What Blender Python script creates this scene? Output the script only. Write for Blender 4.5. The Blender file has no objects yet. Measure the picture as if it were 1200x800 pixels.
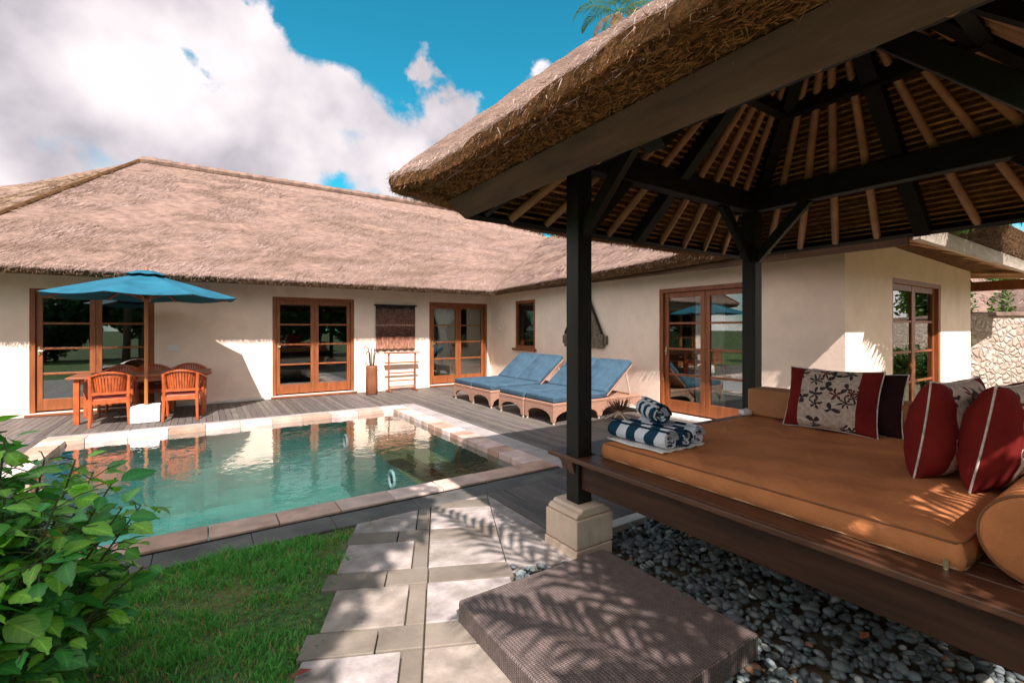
import bpy, bmesh, math, random
import numpy as np
from mathutils import Vector, Matrix, Quaternion
random.seed(7); rng = np.random.default_rng(11)
sc = bpy.context.scene
COL = sc.collection
PI = math.pi
R = math.radians
sc.render.engine = 'CYCLES'
sc.cycles.use_denoising = True
sc.cycles.max_bounces = 10
sc.cycles.transparent_max_bounces = 24
sc.cycles.caustics_reflective = False
sc.cycles.caustics_refractive = False
sc.cycles.sample_clamp_indirect = 6.0
sc.view_settings.view_transform = 'Standard'
sc.view_settings.look = 'None'
sc.view_settings.exposure = EXPOSURE = 1.75
sc.view_settings.gamma = 1

# ------------------------------------------------------------------ camera
F_PX, HOR, YAW, CAMH = 545.0, 385.5, R(56.4), 1.5
cam_d = bpy.data.cameras.new('camera'); cam = bpy.data.objects.new('camera', cam_d); COL.objects.link(cam)
cam_d.sensor_width = 36; cam_d.lens = 36*F_PX/1200
cam_d.shift_y = -(400-HOR)/1200
cam_d.clip_start = 0.05; cam_d.clip_end = 3000
cam.location = (0, 0, CAMH); cam.rotation_euler = (R(90), 0, YAW-R(90))
sc.camera = cam
DV = np.array([math.cos(YAW), math.sin(YAW), 0]); RV = np.array([math.sin(YAW), -math.cos(YAW), 0])
def pdir(px, py):
    v = DV + RV*(px-600)/F_PX + np.array([0, 0, (HOR-py)/F_PX])
    return v/np.linalg.norm(v)

# ------------------------------------------------------------------ mesh helpers
class MB:
    def __init__(s): s.v = []; s.f = []; s.c = []
    def add(s, vs, fs, col=None):
        b = len(s.v); s.v += [tuple(p) for p in vs]; s.f += [tuple(i+b for i in f) for f in fs]
        s.c += [col]*len(fs); return s
    def box(s, x0, x1, y0, y1, z0, z1, col=None, M=None):
        vs = [Vector(p) for p in ((x0,y0,z0),(x1,y0,z0),(x1,y1,z0),(x0,y1,z0),(x0,y0,z1),(x1,y0,z1),(x1,y1,z1),(x0,y1,z1))]
        if M is not None: vs = [M@p for p in vs]
        return s.add(vs, [(0,3,2,1),(4,5,6,7),(0,1,5,4),(1,2,6,5),(2,3,7,6),(3,0,4,7)], col)
    def bar(s, a, b, w, h, up=(0,0,1), col=None):
        a = Vector(a); b = Vector(b); d = (b-a).normalized(); up = Vector(up)
        if abs(d.dot(up)) > .999: up = Vector((0, 1, 0))
        x = d.cross(up).normalized(); y = x.cross(d).normalized()
        vs = [p+x*(i*w/2)+y*(j*h/2) for p in (a, b) for i, j in ((-1,-1),(1,-1),(1,1),(-1,1))]
        return s.add(vs, [(0,1,2,3),(4,7,6,5),(0,4,5,1),(1,5,6,2),(2,6,7,3),(3,7,4,0)], col)
    def tube(s, pts, r, n=8, col=None, cap=True):
        pts = [Vector(p) for p in pts]; rs = r if isinstance(r, (list, tuple)) else [r]*len(pts)
        vs = []; prev = None
        for i, p in enumerate(pts):
            d = (pts[min(i+1, len(pts)-1)]-pts[max(i-1, 0)]).normalized()
            if prev is None:
                u = Vector((0,0,1)) if abs(d.z) < .9 else Vector((1,0,0)); x = d.cross(u).normalized()
            else:
                x = (prev-d*prev.dot(d)).normalized()
            prev = x; y = d.cross(x)
            for k in range(n):
                a = 2*PI*k/n; vs.append(p+(x*math.cos(a)+y*math.sin(a))*rs[i])
        fs = [(i*n+k, i*n+(k+1)%n, (i+1)*n+(k+1)%n, (i+1)*n+k) for i in range(len(pts)-1) for k in range(n)]
        if cap: fs += [tuple(range(n))[::-1], tuple((len(pts)-1)*n+k for k in range(n))]
        return s.add(vs, fs, col)
    def lathe(s, prof, n=20, c=(0,0,0), col=None):
        vs = [(c[0]+r*math.cos(2*PI*k/n), c[1]+r*math.sin(2*PI*k/n), c[2]+z) for r, z in prof for k in range(n)]
        m = len(prof)
        fs = [(i*n+k, i*n+(k+1)%n, (i+1)*n+(k+1)%n, (i+1)*n+k) for i in range(m-1) for k in range(n)]
        fs += [tuple(range(n))[::-1], tuple((m-1)*n+k for k in range(n))]
        return s.add(vs, fs, col)
    def prism(s, poly, ax, lo, hi, col=None):
        """poly of 2-D points extruded along axis ax; the two other axes follow in xyz order"""
        def P(u, v, w):
            q = [u, v]; q.insert(ax, w); return tuple(q)
        n = len(poly); vs = [P(u, v, lo) for u, v in poly]+[P(u, v, hi) for u, v in poly]
        fs = [tuple(range(n))[::-1], tuple(range(n, 2*n))]+[(i, (i+1) % n, n+(i+1) % n, n+i) for i in range(n)]
        return s.add(vs, fs, col)

def link(o, parent=None):
    COL.objects.link(o)
    if parent is not None:
        o.parent = parent
    return o
def np_mesh(name, V, Fc, cols=None, smooth=False, domain='POINT'):
    me = bpy.data.meshes.new(name)
    V = np.asarray(V, np.float32); Fc = np.asarray(Fc, np.int32); k = Fc.shape[1]; m = len(Fc)
    me.vertices.add(len(V)); me.vertices.foreach_set('co', V.ravel())
    me.loops.add(m*k); me.loops.foreach_set('vertex_index', Fc.ravel())
    me.polygons.add(m); me.polygons.foreach_set('loop_start', np.arange(0, m*k, k, dtype=np.int32))
    me.update(calc_edges=True)
    if cols is not None:
        a = me.attributes.new('Col', 'FLOAT_COLOR', domain)
        c = np.ones((len(cols), 4), np.float32); c[:, :3] = cols; a.data.foreach_set('color', c.ravel())
    if smooth: me.polygons.foreach_set('use_smooth', [True]*m)
    return me
def obj(name, mb, mat, parent=None, smooth=False, bevel=0, seg=2, sub=0, fix=True):
    """link one mesh object; its vertices are in the parent's local space"""
    if isinstance(mb, MB):
        me = bpy.data.meshes.new(name); me.from_pydata([tuple(p) for p in mb.v], [], mb.f); me.update()
        if any(c is not None for c in mb.c):
            a = me.attributes.new('Col', 'FLOAT_COLOR', 'FACE')
            for i, c in enumerate(mb.c):
                c = c if c is not None else (1, 1, 1)
                a.data[i].color = (c[0], c[1], c[2], 1)
        if fix:
            bm = bmesh.new(); bm.from_mesh(me); bmesh.ops.recalc_face_normals(bm, faces=bm.faces); bm.to_mesh(me); bm.free()
        if smooth: me.polygons.foreach_set('use_smooth', [True]*len(me.polygons))
    else: me = mb
    me.materials.append(mat)
    o = bpy.data.objects.new(name, me); link(o, parent)
    if bevel:
        b = o.modifiers.new('bevel', 'BEVEL'); b.width = bevel; b.segments = seg; b.limit_method = 'ANGLE'; b.angle_limit = R(35)
        if smooth is None: pass
    if sub:
        b = o.modifiers.new('sub', 'SUBSURF'); b.levels = sub; b.render_levels = sub
    return o
def tag(o, label=None, cat=None, group=None, kind=None):
    if label: o['label'] = label
    if cat: o['category'] = cat
    if group: o['group'] = group
    if kind: o['kind'] = kind
    return o
def thing(name, label, cat, loc=(0,0,0), rz=0, group=None):
    o = bpy.data.objects.new(name, None); o.empty_display_size = .1
    o.location = loc; o.rotation_euler = (0, 0, rz); link(o)
    return tag(o, label, cat, group)
def struct(name, mb, mat, **k):
    o = obj(name, mb, mat, **k); o['kind'] = 'structure'; return o
def copy_tree(o, parent=None):
    c = o.copy(); COL.objects.link(c); c.parent = parent
    for ch in list(o.children): copy_tree(ch, c)
    return c
def place(o, loc, rz=0, label=None):
    o.location = loc; o.rotation_euler = (0, 0, rz)
    if label: o['label'] = label
    return o

# ------------------------------------------------------------------ materials
def nodes(name):
    m = bpy.data.materials.new(name); m.use_nodes = True
    nt = m.node_tree; b = nt.nodes['Principled BSDF']
    return m, nt, b
def N(nt, t, **kw):
    n = nt.nodes.new(t)
    for k, v in kw.items():
        if k.startswith('i_'): n.inputs[k[2:].replace('_', ' ')].default_value = v
        else: setattr(n, k, v)
    return n
def math_n(nt, op, a, b=None, c=None, clamp=False):
    n = nt.nodes.new('ShaderNodeMath'); n.operation = op; n.use_clamp = clamp
    for i, x in enumerate((a, b, c)):
        if x is None: continue
        if isinstance(x, (int, float)): n.inputs[i].default_value = x
        else: nt.links.new(x, n.inputs[i])
    return n.outputs[0]
def mix_c(nt, fac, a, b, mode='MIX'):
    n = nt.nodes.new('ShaderNodeMix'); n.data_type = 'RGBA'; n.blend_type = mode; n.clamp_factor = True
    for s, x in ((n.inputs['Factor'], fac), (n.inputs[6], a), (n.inputs[7], b)):
        if isinstance(x, (int, float)): s.default_value = x
        elif isinstance(x, (tuple, list)): s.default_value = (x[0], x[1], x[2], 1)
        else: nt.links.new(x, s)
    return n.outputs[2]
def ramp(nt, fac, stops):
    n = nt.nodes.new('ShaderNodeValToRGB'); e = n.color_ramp.elements
    while len(e) < len(stops): e.new(.5)
    for el, (p, c) in zip(e, stops):
        el.position = p; el.color = (c[0], c[1], c[2], 1) if isinstance(c, (tuple, list)) else (c, c, c, 1)
    nt.links.new(fac, n.inputs[0]); return n.outputs[0]
def coords(nt, scale=(1,1,1), rot=(0,0,0), kind='Object'):
    tc = nt.nodes.new('ShaderNodeTexCoord'); mp = nt.nodes.new('ShaderNodeMapping')
    mp.inputs['Scale'].default_value = scale; mp.inputs['Rotation'].default_value = rot
    nt.links.new(tc.outputs[kind], mp.inputs[0]); return mp.outputs[0]
def noise(nt, vec, scale, detail=4, rough=.55, dist=0):
    n = nt.nodes.new('ShaderNodeTexNoise'); n.inputs['Scale'].default_value = scale; n.inputs['Detail'].default_value = detail
    n.inputs['Roughness'].default_value = rough; n.inputs['Distortion'].default_value = dist
    nt.links.new(vec, n.inputs['Vector']); return n.outputs['Fac']
def bump(nt, b, h, strength, dist=.01, prev=None):
    n = nt.nodes.new('ShaderNodeBump'); n.inputs['Strength'].default_value = strength; n.inputs['Distance'].default_value = dist
    nt.links.new(h, n.inputs['Height'])
    if prev is not None: nt.links.new(prev, n.inputs['Normal'])
    nt.links.new(n.outputs[0], b.inputs['Normal']); return n.outputs[0]
def M_(name, col, rough=.6, var=.25, scale=4, stretch=(1,1,1), col2=None, bs=0, bscale=60, bdist=.004, attr=False, spec=.4, stain=None, rvar=0):
    m, nt, b = nodes(name); v = coords(nt, stretch)
    n1 = noise(nt, v, scale, 6, .6)
    c = mix_c(nt, ramp(nt, n1, [(.3, 0.), (.7, 1.)]), [x*(1-var) for x in col], col2 or [min(1, x*(1+var)) for x in col])
    if attr:
        a = N(nt, 'ShaderNodeAttribute', attribute_name='Col'); c = mix_c(nt, 1., c, a.outputs['Color'], 'MULTIPLY')
    if stain:
        sn = noise(nt, coords(nt, stain[3] if len(stain) > 3 else (1,1,1)), stain[0], 5, .65)
        c = mix_c(nt, ramp(nt, sn, [(stain[1], 0.), (stain[1]+.2, .75)]), c, stain[2])
    nt.links.new(c, b.inputs['Base Color'])
    b.inputs['Roughness'].default_value = rough; b.inputs['Specular IOR Level'].default_value = spec
    if rvar:
        nt.links.new(math_n(nt, 'MULTIPLY_ADD', n1, rvar, rough-rvar/2), b.inputs['Roughness'])
    if bs: bump(nt, b, noise(nt, v, bscale, 5, .6), bs, bdist)
    return m

MAT = {}
MAT['plaster'] = M_('plaster', (.85,.66,.53), .9, .10, 1.6, bs=.5, bscale=14, bdist=.006, spec=.15, stain=(1.3, .56, (.72,.545,.41), (1,1,.3)))
MAT['plinth'] = M_('plinth', (.62,.56,.50), .85, .15, 3, bs=.2, spec=.2)
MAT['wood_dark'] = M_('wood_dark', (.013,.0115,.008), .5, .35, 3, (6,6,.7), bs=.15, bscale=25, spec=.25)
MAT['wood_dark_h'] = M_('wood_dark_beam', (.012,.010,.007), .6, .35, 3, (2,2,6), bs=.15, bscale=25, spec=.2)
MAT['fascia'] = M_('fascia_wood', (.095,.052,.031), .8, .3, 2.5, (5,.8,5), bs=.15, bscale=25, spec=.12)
MAT['wood_bed'] = M_('wood_bed', (.085,.034,.017), .42, .45, 3, (9,.7,9), bs=.12, bscale=20, spec=.45, stain=(6,.62,(.03,.016,.010),(6,.5,6)))
MAT['door_wood'] = M_('door_wood', (.24,.072,.022), .42, .3, 3, (6,6,.8), bs=.1, spec=.4)
MAT['door_wood_h'] = M_('door_wood_rail', (.22,.066,.021), .45, .3, 3, (.8,6,6), bs=.1, spec=.4)
MAT['teak'] = M_('teak_chair', (.40,.085,.022), .38, .35, 5, (3,3,1.5), bs=.08, spec=.45)
MAT['teak_dark'] = M_('teak_table', (.26,.085,.035), .42, .35, 4, (1,5,5), bs=.08, spec=.4)
MAT['pole_wood'] = M_('pole_wood', (.42,.15,.038), .4, .3, 4, (4,4,.5), spec=.4)
MAT['bamboo'] = M_('bamboo', (.44,.23,.115), .5, .3, 3, (2,2,2), bs=.1, spec=.35, stain=(14,.62,(.16,.07,.03)))
MAT['lining'] = M_('reed_lining', (.40,.22,.10), .8, .4, 12, attr=True, spec=.2)
MAT['thatch'] = M_('thatch_top', (.24,.16,.125), .95, .35, 6, (1,1,3), bs=.8, bscale=45, bdist=.03, spec=.05)
MAT['thatch_dark'] = M_('thatch_under', (.25,.115,.05), .95, .6, 9, (6,1.5,3), bs=1, bscale=26, bdist=.03, spec=.05)
MAT['thatch_cut'] = M_('thatch_cut', (.13,.068,.032), .95, .65, 22, (.35,.35,1.8), bs=1, bscale=50, bdist=.05, spec=.05)
def straw_mat():
    m, nt, b = nodes('straw'); a = N(nt, 'ShaderNodeAttribute', attribute_name='Col')
    nt.links.new(a.outputs['Color'], b.inputs['Base Color']); b.inputs['Roughness'].default_value = .8
    b.inputs['Specular IOR Level'].default_value = .15
    return m
MAT['straw'] = straw_mat()
MAT['deck'] = M_('deck_boards', (.125,.106,.092), .62, .3, 3, (10,.8,4), bs=.25, bscale=30, attr=True, spec=.35, stain=(.8,.58,(.08,.066,.056),(1.2,.6,1)))
MAT['deck_border'] = M_('deck_border', (.33,.29,.27), .75, .2, 3, bs=.2, bscale=40, spec=.25)
MAT['andesite'] = M_('andesite', (.10,.093,.082), .72, .4, 2.2, bs=.5, bscale=35, attr=True, spec=.35, stain=(1.1,.55,(.17,.155,.13)))
MAT['paving'] = M_('pale_paving', (.335,.30,.275), .85, .42, 5.0, bs=.7, bscale=28, bdist=.006, attr=True, spec=.2, stain=(2.6,.47,(.185,.155,.12)))
MAT['coping'] = M_('coping_stone', (.56,.42,.36), .62, .30, 4, (1,1,1), bs=.45, bscale=24, attr=True, spec=.35, stain=(5,.60,(.34,.18,.11)))
MAT['basestone'] = M_('base_stone', (.66,.50,.37), .88, .2, 3, bs=.6, bscale=28, spec=.15, stain=(5,.6,(.30,.22,.13),(1,1,.3)))
MAT['soil'] = M_('soil', (.10,.075,.045), .95, .4, 5, bs=.6, bscale=30, spec=.1)
MAT['lawn'] = M_('lawn_soil', (.07,.13,.04), .95, .6, 30, bs=1, bscale=70, spec=.1, stain=(2.5,.50,(.22,.155,.07)))
MAT['ground'] = M_('ground', (.06,.085,.03), .95, .4, .5, bs=.6, bscale=10, spec=.1)
MAT['pebbles'] = M_('pebbles', (.14,.153,.15), .6, .2, 30, bs=.2, bscale=80, attr=True, spec=.35)
MAT['cushion_blue'] = M_('blue_canvas', (.044,.086,.122), .88, .28, 5, bs=.6, bscale=9, bdist=.02, spec=.2)
MAT['umbrella'] = M_('umbrella_canvas', (.014,.105,.155), .8, .3, 3, bs=.5, bscale=6, bdist=.02, spec=.2)
MAT['canvas'] = M_('orange_canvas', (.50,.185,.07), .88, .16, 3.0, bs=.8, bscale=7, bdist=.022, spec=.15)
MAT['canvas2'] = M_('tan_canvas', (.36,.16,.07), .85, .14, 2.5, bs=.35, bscale=12, bdist=.006, spec=.15)
MAT['piping'] = M_('dark_piping', (.21,.085,.035), .8, .2, 20)
MAT['piping_l'] = M_('pale_piping', (.42,.24,.12), .8, .2, 20)
MAT['white_rope'] = M_('white_rope', (.62,.54,.47), .85, .4, 28, bs=.4, bscale=120)
MAT['burgundy'] = M_('burgundy_cloth', (.16,.014,.012), .9, .25, 5, bs=.4, bscale=22, bdist=.006, spec=.1)
MAT['night'] = M_('dark_cloth', (.028,.010,.010), .9, .2, 5, bs=.3, bscale=22, bdist=.006, spec=.1)
MAT['white_conc'] = M_('white_block', (.72,.70,.68), .8, .08, 5, bs=.3, bscale=40)
MAT['terracotta'] = M_('terracotta', (.21,.075,.032), .6, .3, 4, (2,2,.6), bs=.2)
MAT['cane'] = M_('cane', (.05,.035,.025), .5, .4, 20)
MAT['pale_wood'] = M_('pale_feet', (.55,.42,.32), .7, .15, 10)
MAT['brass'] = M_('brass', (.55,.42,.25), .35, .1, 10)
MAT['brass'].node_tree.nodes['Principled BSDF'].inputs['Metallic'].default_value = .9
MAT['switch'] = M_('white_plastic', (.75,.72,.66), .5, .03, 5)
MAT['curtain'] = M_('white_curtain', (.82,.80,.76), .9, .08, 3, spec=.1)
MAT['linen'] = M_('bed_linen', (.75,.72,.68), .9, .05, 3, spec=.1)
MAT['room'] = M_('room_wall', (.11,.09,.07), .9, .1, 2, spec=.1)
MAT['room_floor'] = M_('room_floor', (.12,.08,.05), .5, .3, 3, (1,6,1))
MAT['dark_wood_wall'] = M_('carved_wood', (.19,.145,.10), .8, .6, 22, bs=1, bscale=26, bdist=.05, spec=.2, stain=(19,.5,(.07,.05,.035)))
MAT['ridge'] = M_('ridge_tile', (.19,.12,.088), .85, .45, 6, bs=.4, bscale=30)
MAT['house_fascia'] = M_('pale_fascia', (.40,.33,.26), .7, .2, 3, (1,6,6), bs=.15)
MAT['trunk'] = M_('palm_trunk', (.22,.16,.11), .9, .35, 8, (1,1,4), bs=.8, bscale=14, bdist=.03)
MAT['bark'] = M_('bark', (.10,.07,.045), .95, .4, 8, (1,1,.4), bs=.8, bscale=20, bdist=.02)

def leaf_mat(name, rough=.35, trans=.35, spec=.45):
    m, nt, b = nodes(name); a = N(nt, 'ShaderNodeAttribute', attribute_name='Col')
    b.inputs['Roughness'].default_value = rough; b.inputs['Specular IOR Level'].default_value = spec
    nt.links.new(a.outputs['Color'], b.inputs['Base Color'])
    t = N(nt, 'ShaderNodeBsdfTranslucent'); tc = mix_c(nt, 1., a.outputs['Color'], (1.3,1.5,.5), 'MULTIPLY'); nt.links.new(tc, t.inputs[0])
    mx = N(nt, 'ShaderNodeMixShader'); mx.inputs[0].default_value = trans
    nt.links.new(b.outputs[0], mx.inputs[1]); nt.links.new(t.outputs[0], mx.inputs[2])
    nt.links.new(mx.outputs[0], nt.nodes['Material Output'].inputs[0]); return m
MAT['leaf'] = leaf_mat('shrub_leaf', .38, .3)
def add_veins(m):
    nt = m.node_tree; b = nt.nodes['Principled BSDF']; a = N(nt, 'ShaderNodeAttribute', attribute_name='pc'); sp = N(nt, 'ShaderNodeSeparateXYZ'); nt.links.new(a.outputs['Vector'], sp.inputs[0])
    ay = math_n(nt, 'ABSOLUTE', sp.outputs[1]); ph = math_n(nt, 'SUBTRACT', sp.outputs[0], math_n(nt, 'MULTIPLY', ay, .22))
    v = math_n(nt, 'POWER', math_n(nt, 'ABSOLUTE', math_n(nt, 'COSINE', math_n(nt, 'MULTIPLY', ph, 21.))), 14.)
    mid = math_n(nt, 'LESS_THAN', ay, .07); f = math_n(nt, 'MAXIMUM', math_n(nt, 'MULTIPLY', v, .6), mid, clamp=True)
    col = nt.nodes['Attribute'].outputs['Color']; sp_ = ramp(nt, noise(nt, coords(nt), 38, 4), [(.62, 0.), (.74, .55)])
    c = mix_c(nt, sp_, mix_c(nt, f, col, mix_c(nt, 1., col, (1.9,1.45,1.5), 'MULTIPLY')), (.16,.12,.03)); nt.links.new(c, b.inputs['Base Color'])
    bump(nt, b, math_n(nt, 'SUBTRACT', 1., f), .5, .002)
add_veins(MAT['leaf'])
MAT['palm_leaf'] = leaf_mat('palm_leaf', .4, .3)
MAT['tree_leaf'] = leaf_mat('tree_leaf', .5, .25, .3)
MAT['grass'] = leaf_mat('grass_blade', .6, .35, .25)

def glass_mat():
    m = bpy.data.materials.new('door_glass'); m.use_nodes = True; nt = m.node_tree; nt.nodes.clear()
    out = N(nt, 'ShaderNodeOutputMaterial'); g = N(nt, 'ShaderNodeBsdfGlossy'); g.inputs['Roughness'].default_value = 0.0
    g.inputs['Color'].default_value = (.9,.95,.93,1)
    t = N(nt, 'ShaderNodeBsdfTransparent'); t.inputs[0].default_value = (.86,.90,.88,1)
    fr = N(nt, 'ShaderNodeFresnel'); fr.inputs['IOR'].default_value = 1.6
    f = math_n(nt, 'MULTIPLY_ADD', fr.outputs[0], 1.1, .06, clamp=True)
    b = N(nt, 'ShaderNodeBump'); b.inputs['Strength'].default_value = .02; b.inputs['Distance'].default_value = .02
    nt.links.new(noise(nt, coords(nt), 1.4, 1), b.inputs['Height']); nt.links.new(b.outputs[0], g.inputs['Normal'])
    mx = N(nt, 'ShaderNodeMixShader'); nt.links.new(f, mx.inputs[0]); nt.links.new(t.outputs[0], mx.inputs[1]); nt.links.new(g.outputs[0], mx.inputs[2])
    nt.links.new(mx.outputs[0], out.inputs[0]); return m
MAT['glass'] = glass_mat()
def water_mat():
    m = bpy.data.materials.new('pool_water'); m.use_nodes = True; nt = m.node_tree; nt.nodes.clear()
    out = N(nt, 'ShaderNodeOutputMaterial'); g = N(nt, 'ShaderNodeBsdfGlossy'); g.inputs['Roughness'].default_value = 0.01
    t = N(nt, 'ShaderNodeBsdfTransparent'); t.inputs[0].default_value = (.66,.88,.86,1)
    fr = N(nt, 'ShaderNodeFresnel'); fr.inputs['IOR'].default_value = 1.36
    v = coords(nt)
    h = math_n(nt, 'MULTIPLY_ADD', noise(nt, v, 2.2, 2, .5, .6), 1.0, math_n(nt, 'MULTIPLY', noise(nt, v, 8.0, 2, .5, .8), .6))
    b = N(nt, 'ShaderNodeBump'); b.inputs['Strength'].default_value = .075; b.inputs['Distance'].default_value = .05
    nt.links.new(h, b.inputs['Height'])
    nt.links.new(b.outputs[0], g.inputs['Normal']); nt.links.new(b.outputs[0], fr.inputs['Normal'])
    f = math_n(nt, 'MULTIPLY_ADD', fr.outputs[0], 2.5, .02, clamp=True)
    mx = N(nt, 'ShaderNodeMixShader'); nt.links.new(f, mx.inputs[0]); nt.links.new(t.outputs[0], mx.inputs[1]); nt.links.new(g.outputs[0], mx.inputs[2])
    nt.links.new(mx.outputs[0], out.inputs[0]); return m
MAT['water'] = water_mat()
def brick_mat(name, c1, c2, mortar, bw, bh, ms, rot=(0,0,0), rough=.5, bs=.3, off=0., var=.3, spec=.4, bias=0.):
    m, nt, b = nodes(name); v = coords(nt, rot=rot)
    t = N(nt, 'ShaderNodeTexBrick'); t.offset = off; t.inputs['Scale'].default_value = 1
    t.inputs['Brick Width'].default_value = bw; t.inputs['Row Height'].default_value = bh
    t.inputs['Mortar Size'].default_value = ms; t.inputs['Mortar Smooth'].default_value = .3; t.inputs['Bias'].default_value = bias
    t.inputs['Color1'].default_value = (*c1, 1); t.inputs['Color2'].default_value = (*c2, 1); t.inputs['Mortar'].default_value = (*mortar, 1)
    nt.links.new(v, t.inputs[0])
    c = mix_c(nt, ramp(nt, noise(nt, v, 3, 5), [(.3, 1-var), (.7, 1.)]), (0,0,0), t.outputs[0])
    nt.links.new(c, b.inputs['Base Color']); b.inputs['Roughness'].default_value = rough; b.inputs['Specular IOR Level'].default_value = spec
    bump(nt, b, math_n(nt, 'SUBTRACT', 1., t.outputs[1]), bs, .006); return m
gt = ((.19,.41,.36),(.27,.49,.43),(.175,.385,.34))
MAT['pool_floor'] = brick_mat('pool_tile_floor', *gt, .2, .2, .006)
MAT['pool_wall_x'] = brick_mat('pool_tile_wall_x', *gt, .2, .2, .006, (R(-90),0,0))
MAT['pool_wall_y'] = brick_mat('pool_tile_wall_y', *gt, .2, .2, .006, (R(90),0,R(90)))
MAT['ledge'] = brick_mat('pool_ledge_stone', (.17,.19,.09), (.33,.28,.14), (.08,.09,.05), .38, .38, .006, var=.4)
def weave_mat(name, c1, c2, scale, bs=.6, rough=.5):
    """flat strips woven over and under, on whichever two axes the face lies in"""
    m, nt, b = nodes(name); tc = N(nt, 'ShaderNodeTexCoord'); sp = N(nt, 'ShaderNodeSeparateXYZ'); nt.links.new(tc.outputs['Object'], sp.inputs[0])
    ge = N(nt, 'ShaderNodeNewGeometry'); vt = N(nt, 'ShaderNodeVectorTransform', vector_type='NORMAL', convert_from='WORLD', convert_to='OBJECT')
    nt.links.new(ge.outputs['True Normal'], vt.inputs[0]); ns = N(nt, 'ShaderNodeSeparateXYZ'); nt.links.new(vt.outputs[0], ns.inputs[0])
    nx = math_n(nt, 'GREATER_THAN', math_n(nt, 'ABSOLUTE', ns.outputs[0]), .6)
    nz = math_n(nt, 'GREATER_THAN', math_n(nt, 'ABSOLUTE', ns.outputs[2]), .6)
    def lerp(f, a, c): return math_n(nt, 'ADD', math_n(nt, 'MULTIPLY', math_n(nt, 'SUBTRACT', 1., f), a), math_n(nt, 'MULTIPLY', f, c))
    u = lerp(nx, sp.outputs[0], sp.outputs[1]); w = lerp(nz, sp.outputs[2], sp.outputs[1])
    u = math_n(nt, 'MULTIPLY', u, scale); w = math_n(nt, 'MULTIPLY', w, scale*1.6)
    su = math_n(nt, 'ABSOLUTE', math_n(nt, 'SINE', math_n(nt, 'MULTIPLY', u, PI))); sw = math_n(nt, 'ABSOLUTE', math_n(nt, 'SINE', math_n(nt, 'MULTIPLY', w, PI)))
    par = math_n(nt, 'MODULO', math_n(nt, 'ABSOLUTE', math_n(nt, 'ADD', math_n(nt, 'FLOOR', u), math_n(nt, 'FLOOR', w))), 2.)
    h = lerp(par, su, sw); h = math_n(nt, 'MULTIPLY', h, math_n(nt, 'MULTIPLY_ADD', math_n(nt, 'MULTIPLY', su, sw), .6, .4))
    n1 = noise(nt, tc.outputs['Object'], scale*.55, 3)
    f = math_n(nt, 'MULTIPLY', math_n(nt, 'MULTIPLY_ADD', n1, 1.1, .1), math_n(nt, 'MULTIPLY_ADD', h, .9, .1), clamp=True)
    nt.links.new(mix_c(nt, f, c1, c2), b.inputs['Base Color']); b.inputs['Roughness'].default_value = rough
    bump(nt, b, h, bs, .004); return m
MAT['rattan_dark'] = weave_mat('rattan_step', (.042,.030,.026), (.30,.222,.195), 62)
MAT['wicker'] = weave_mat('wicker', (.26,.12,.075), (.58,.35,.25), 60)
def stonewall_mat():
    m, nt, b = nodes('rubble_stone'); v = coords(nt)
    w = N(nt, 'ShaderNodeVectorMath', operation='ADD'); nz = N(nt, 'ShaderNodeTexNoise'); nz.inputs['Scale'].default_value = 3; nt.links.new(v, nz.inputs[0])
    sc_ = N(nt, 'ShaderNodeVectorMath', operation='SCALE'); sc_.inputs['Scale'].default_value = .26; nt.links.new(nz.outputs['Color'], sc_.inputs[0])
    nt.links.new(v, w.inputs[0]); nt.links.new(sc_.outputs[0], w.inputs[1])
    vo = N(nt, 'ShaderNodeTexVoronoi', feature='DISTANCE_TO_EDGE'); vo.inputs['Scale'].default_value = 7.6; nt.links.new(w.outputs[0], vo.inputs[0])
    vc = N(nt, 'ShaderNodeTexVoronoi'); vc.inputs['Scale'].default_value = 7.6; nt.links.new(w.outputs[0], vc.inputs[0])
    e = ramp(nt, vo.outputs[0], [(.0, 0.), (.06, 1.)])
    st = mix_c(nt, vc.outputs['Color'], (.40,.29,.22), (.64,.52,.44))
    st = mix_c(nt, ramp(nt, noise(nt, v, 14, 4), [(.3, .6), (.7, 1.)]), (.2,.14,.09), st)
    nt.links.new(mix_c(nt, e, (.36,.27,.21), st), b.inputs['Base Color']); b.inputs['Roughness'].default_value = .9
    h = math_n(nt, 'ADD', ramp(nt, vo.outputs[0], [(0, 0.), (.2, 1.)]), math_n(nt, 'MULTIPLY', noise(nt, v, 16, 4), .4))
    bump(nt, b, h, .8, .04); return m
MAT['rubble'] = stonewall_mat()
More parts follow.
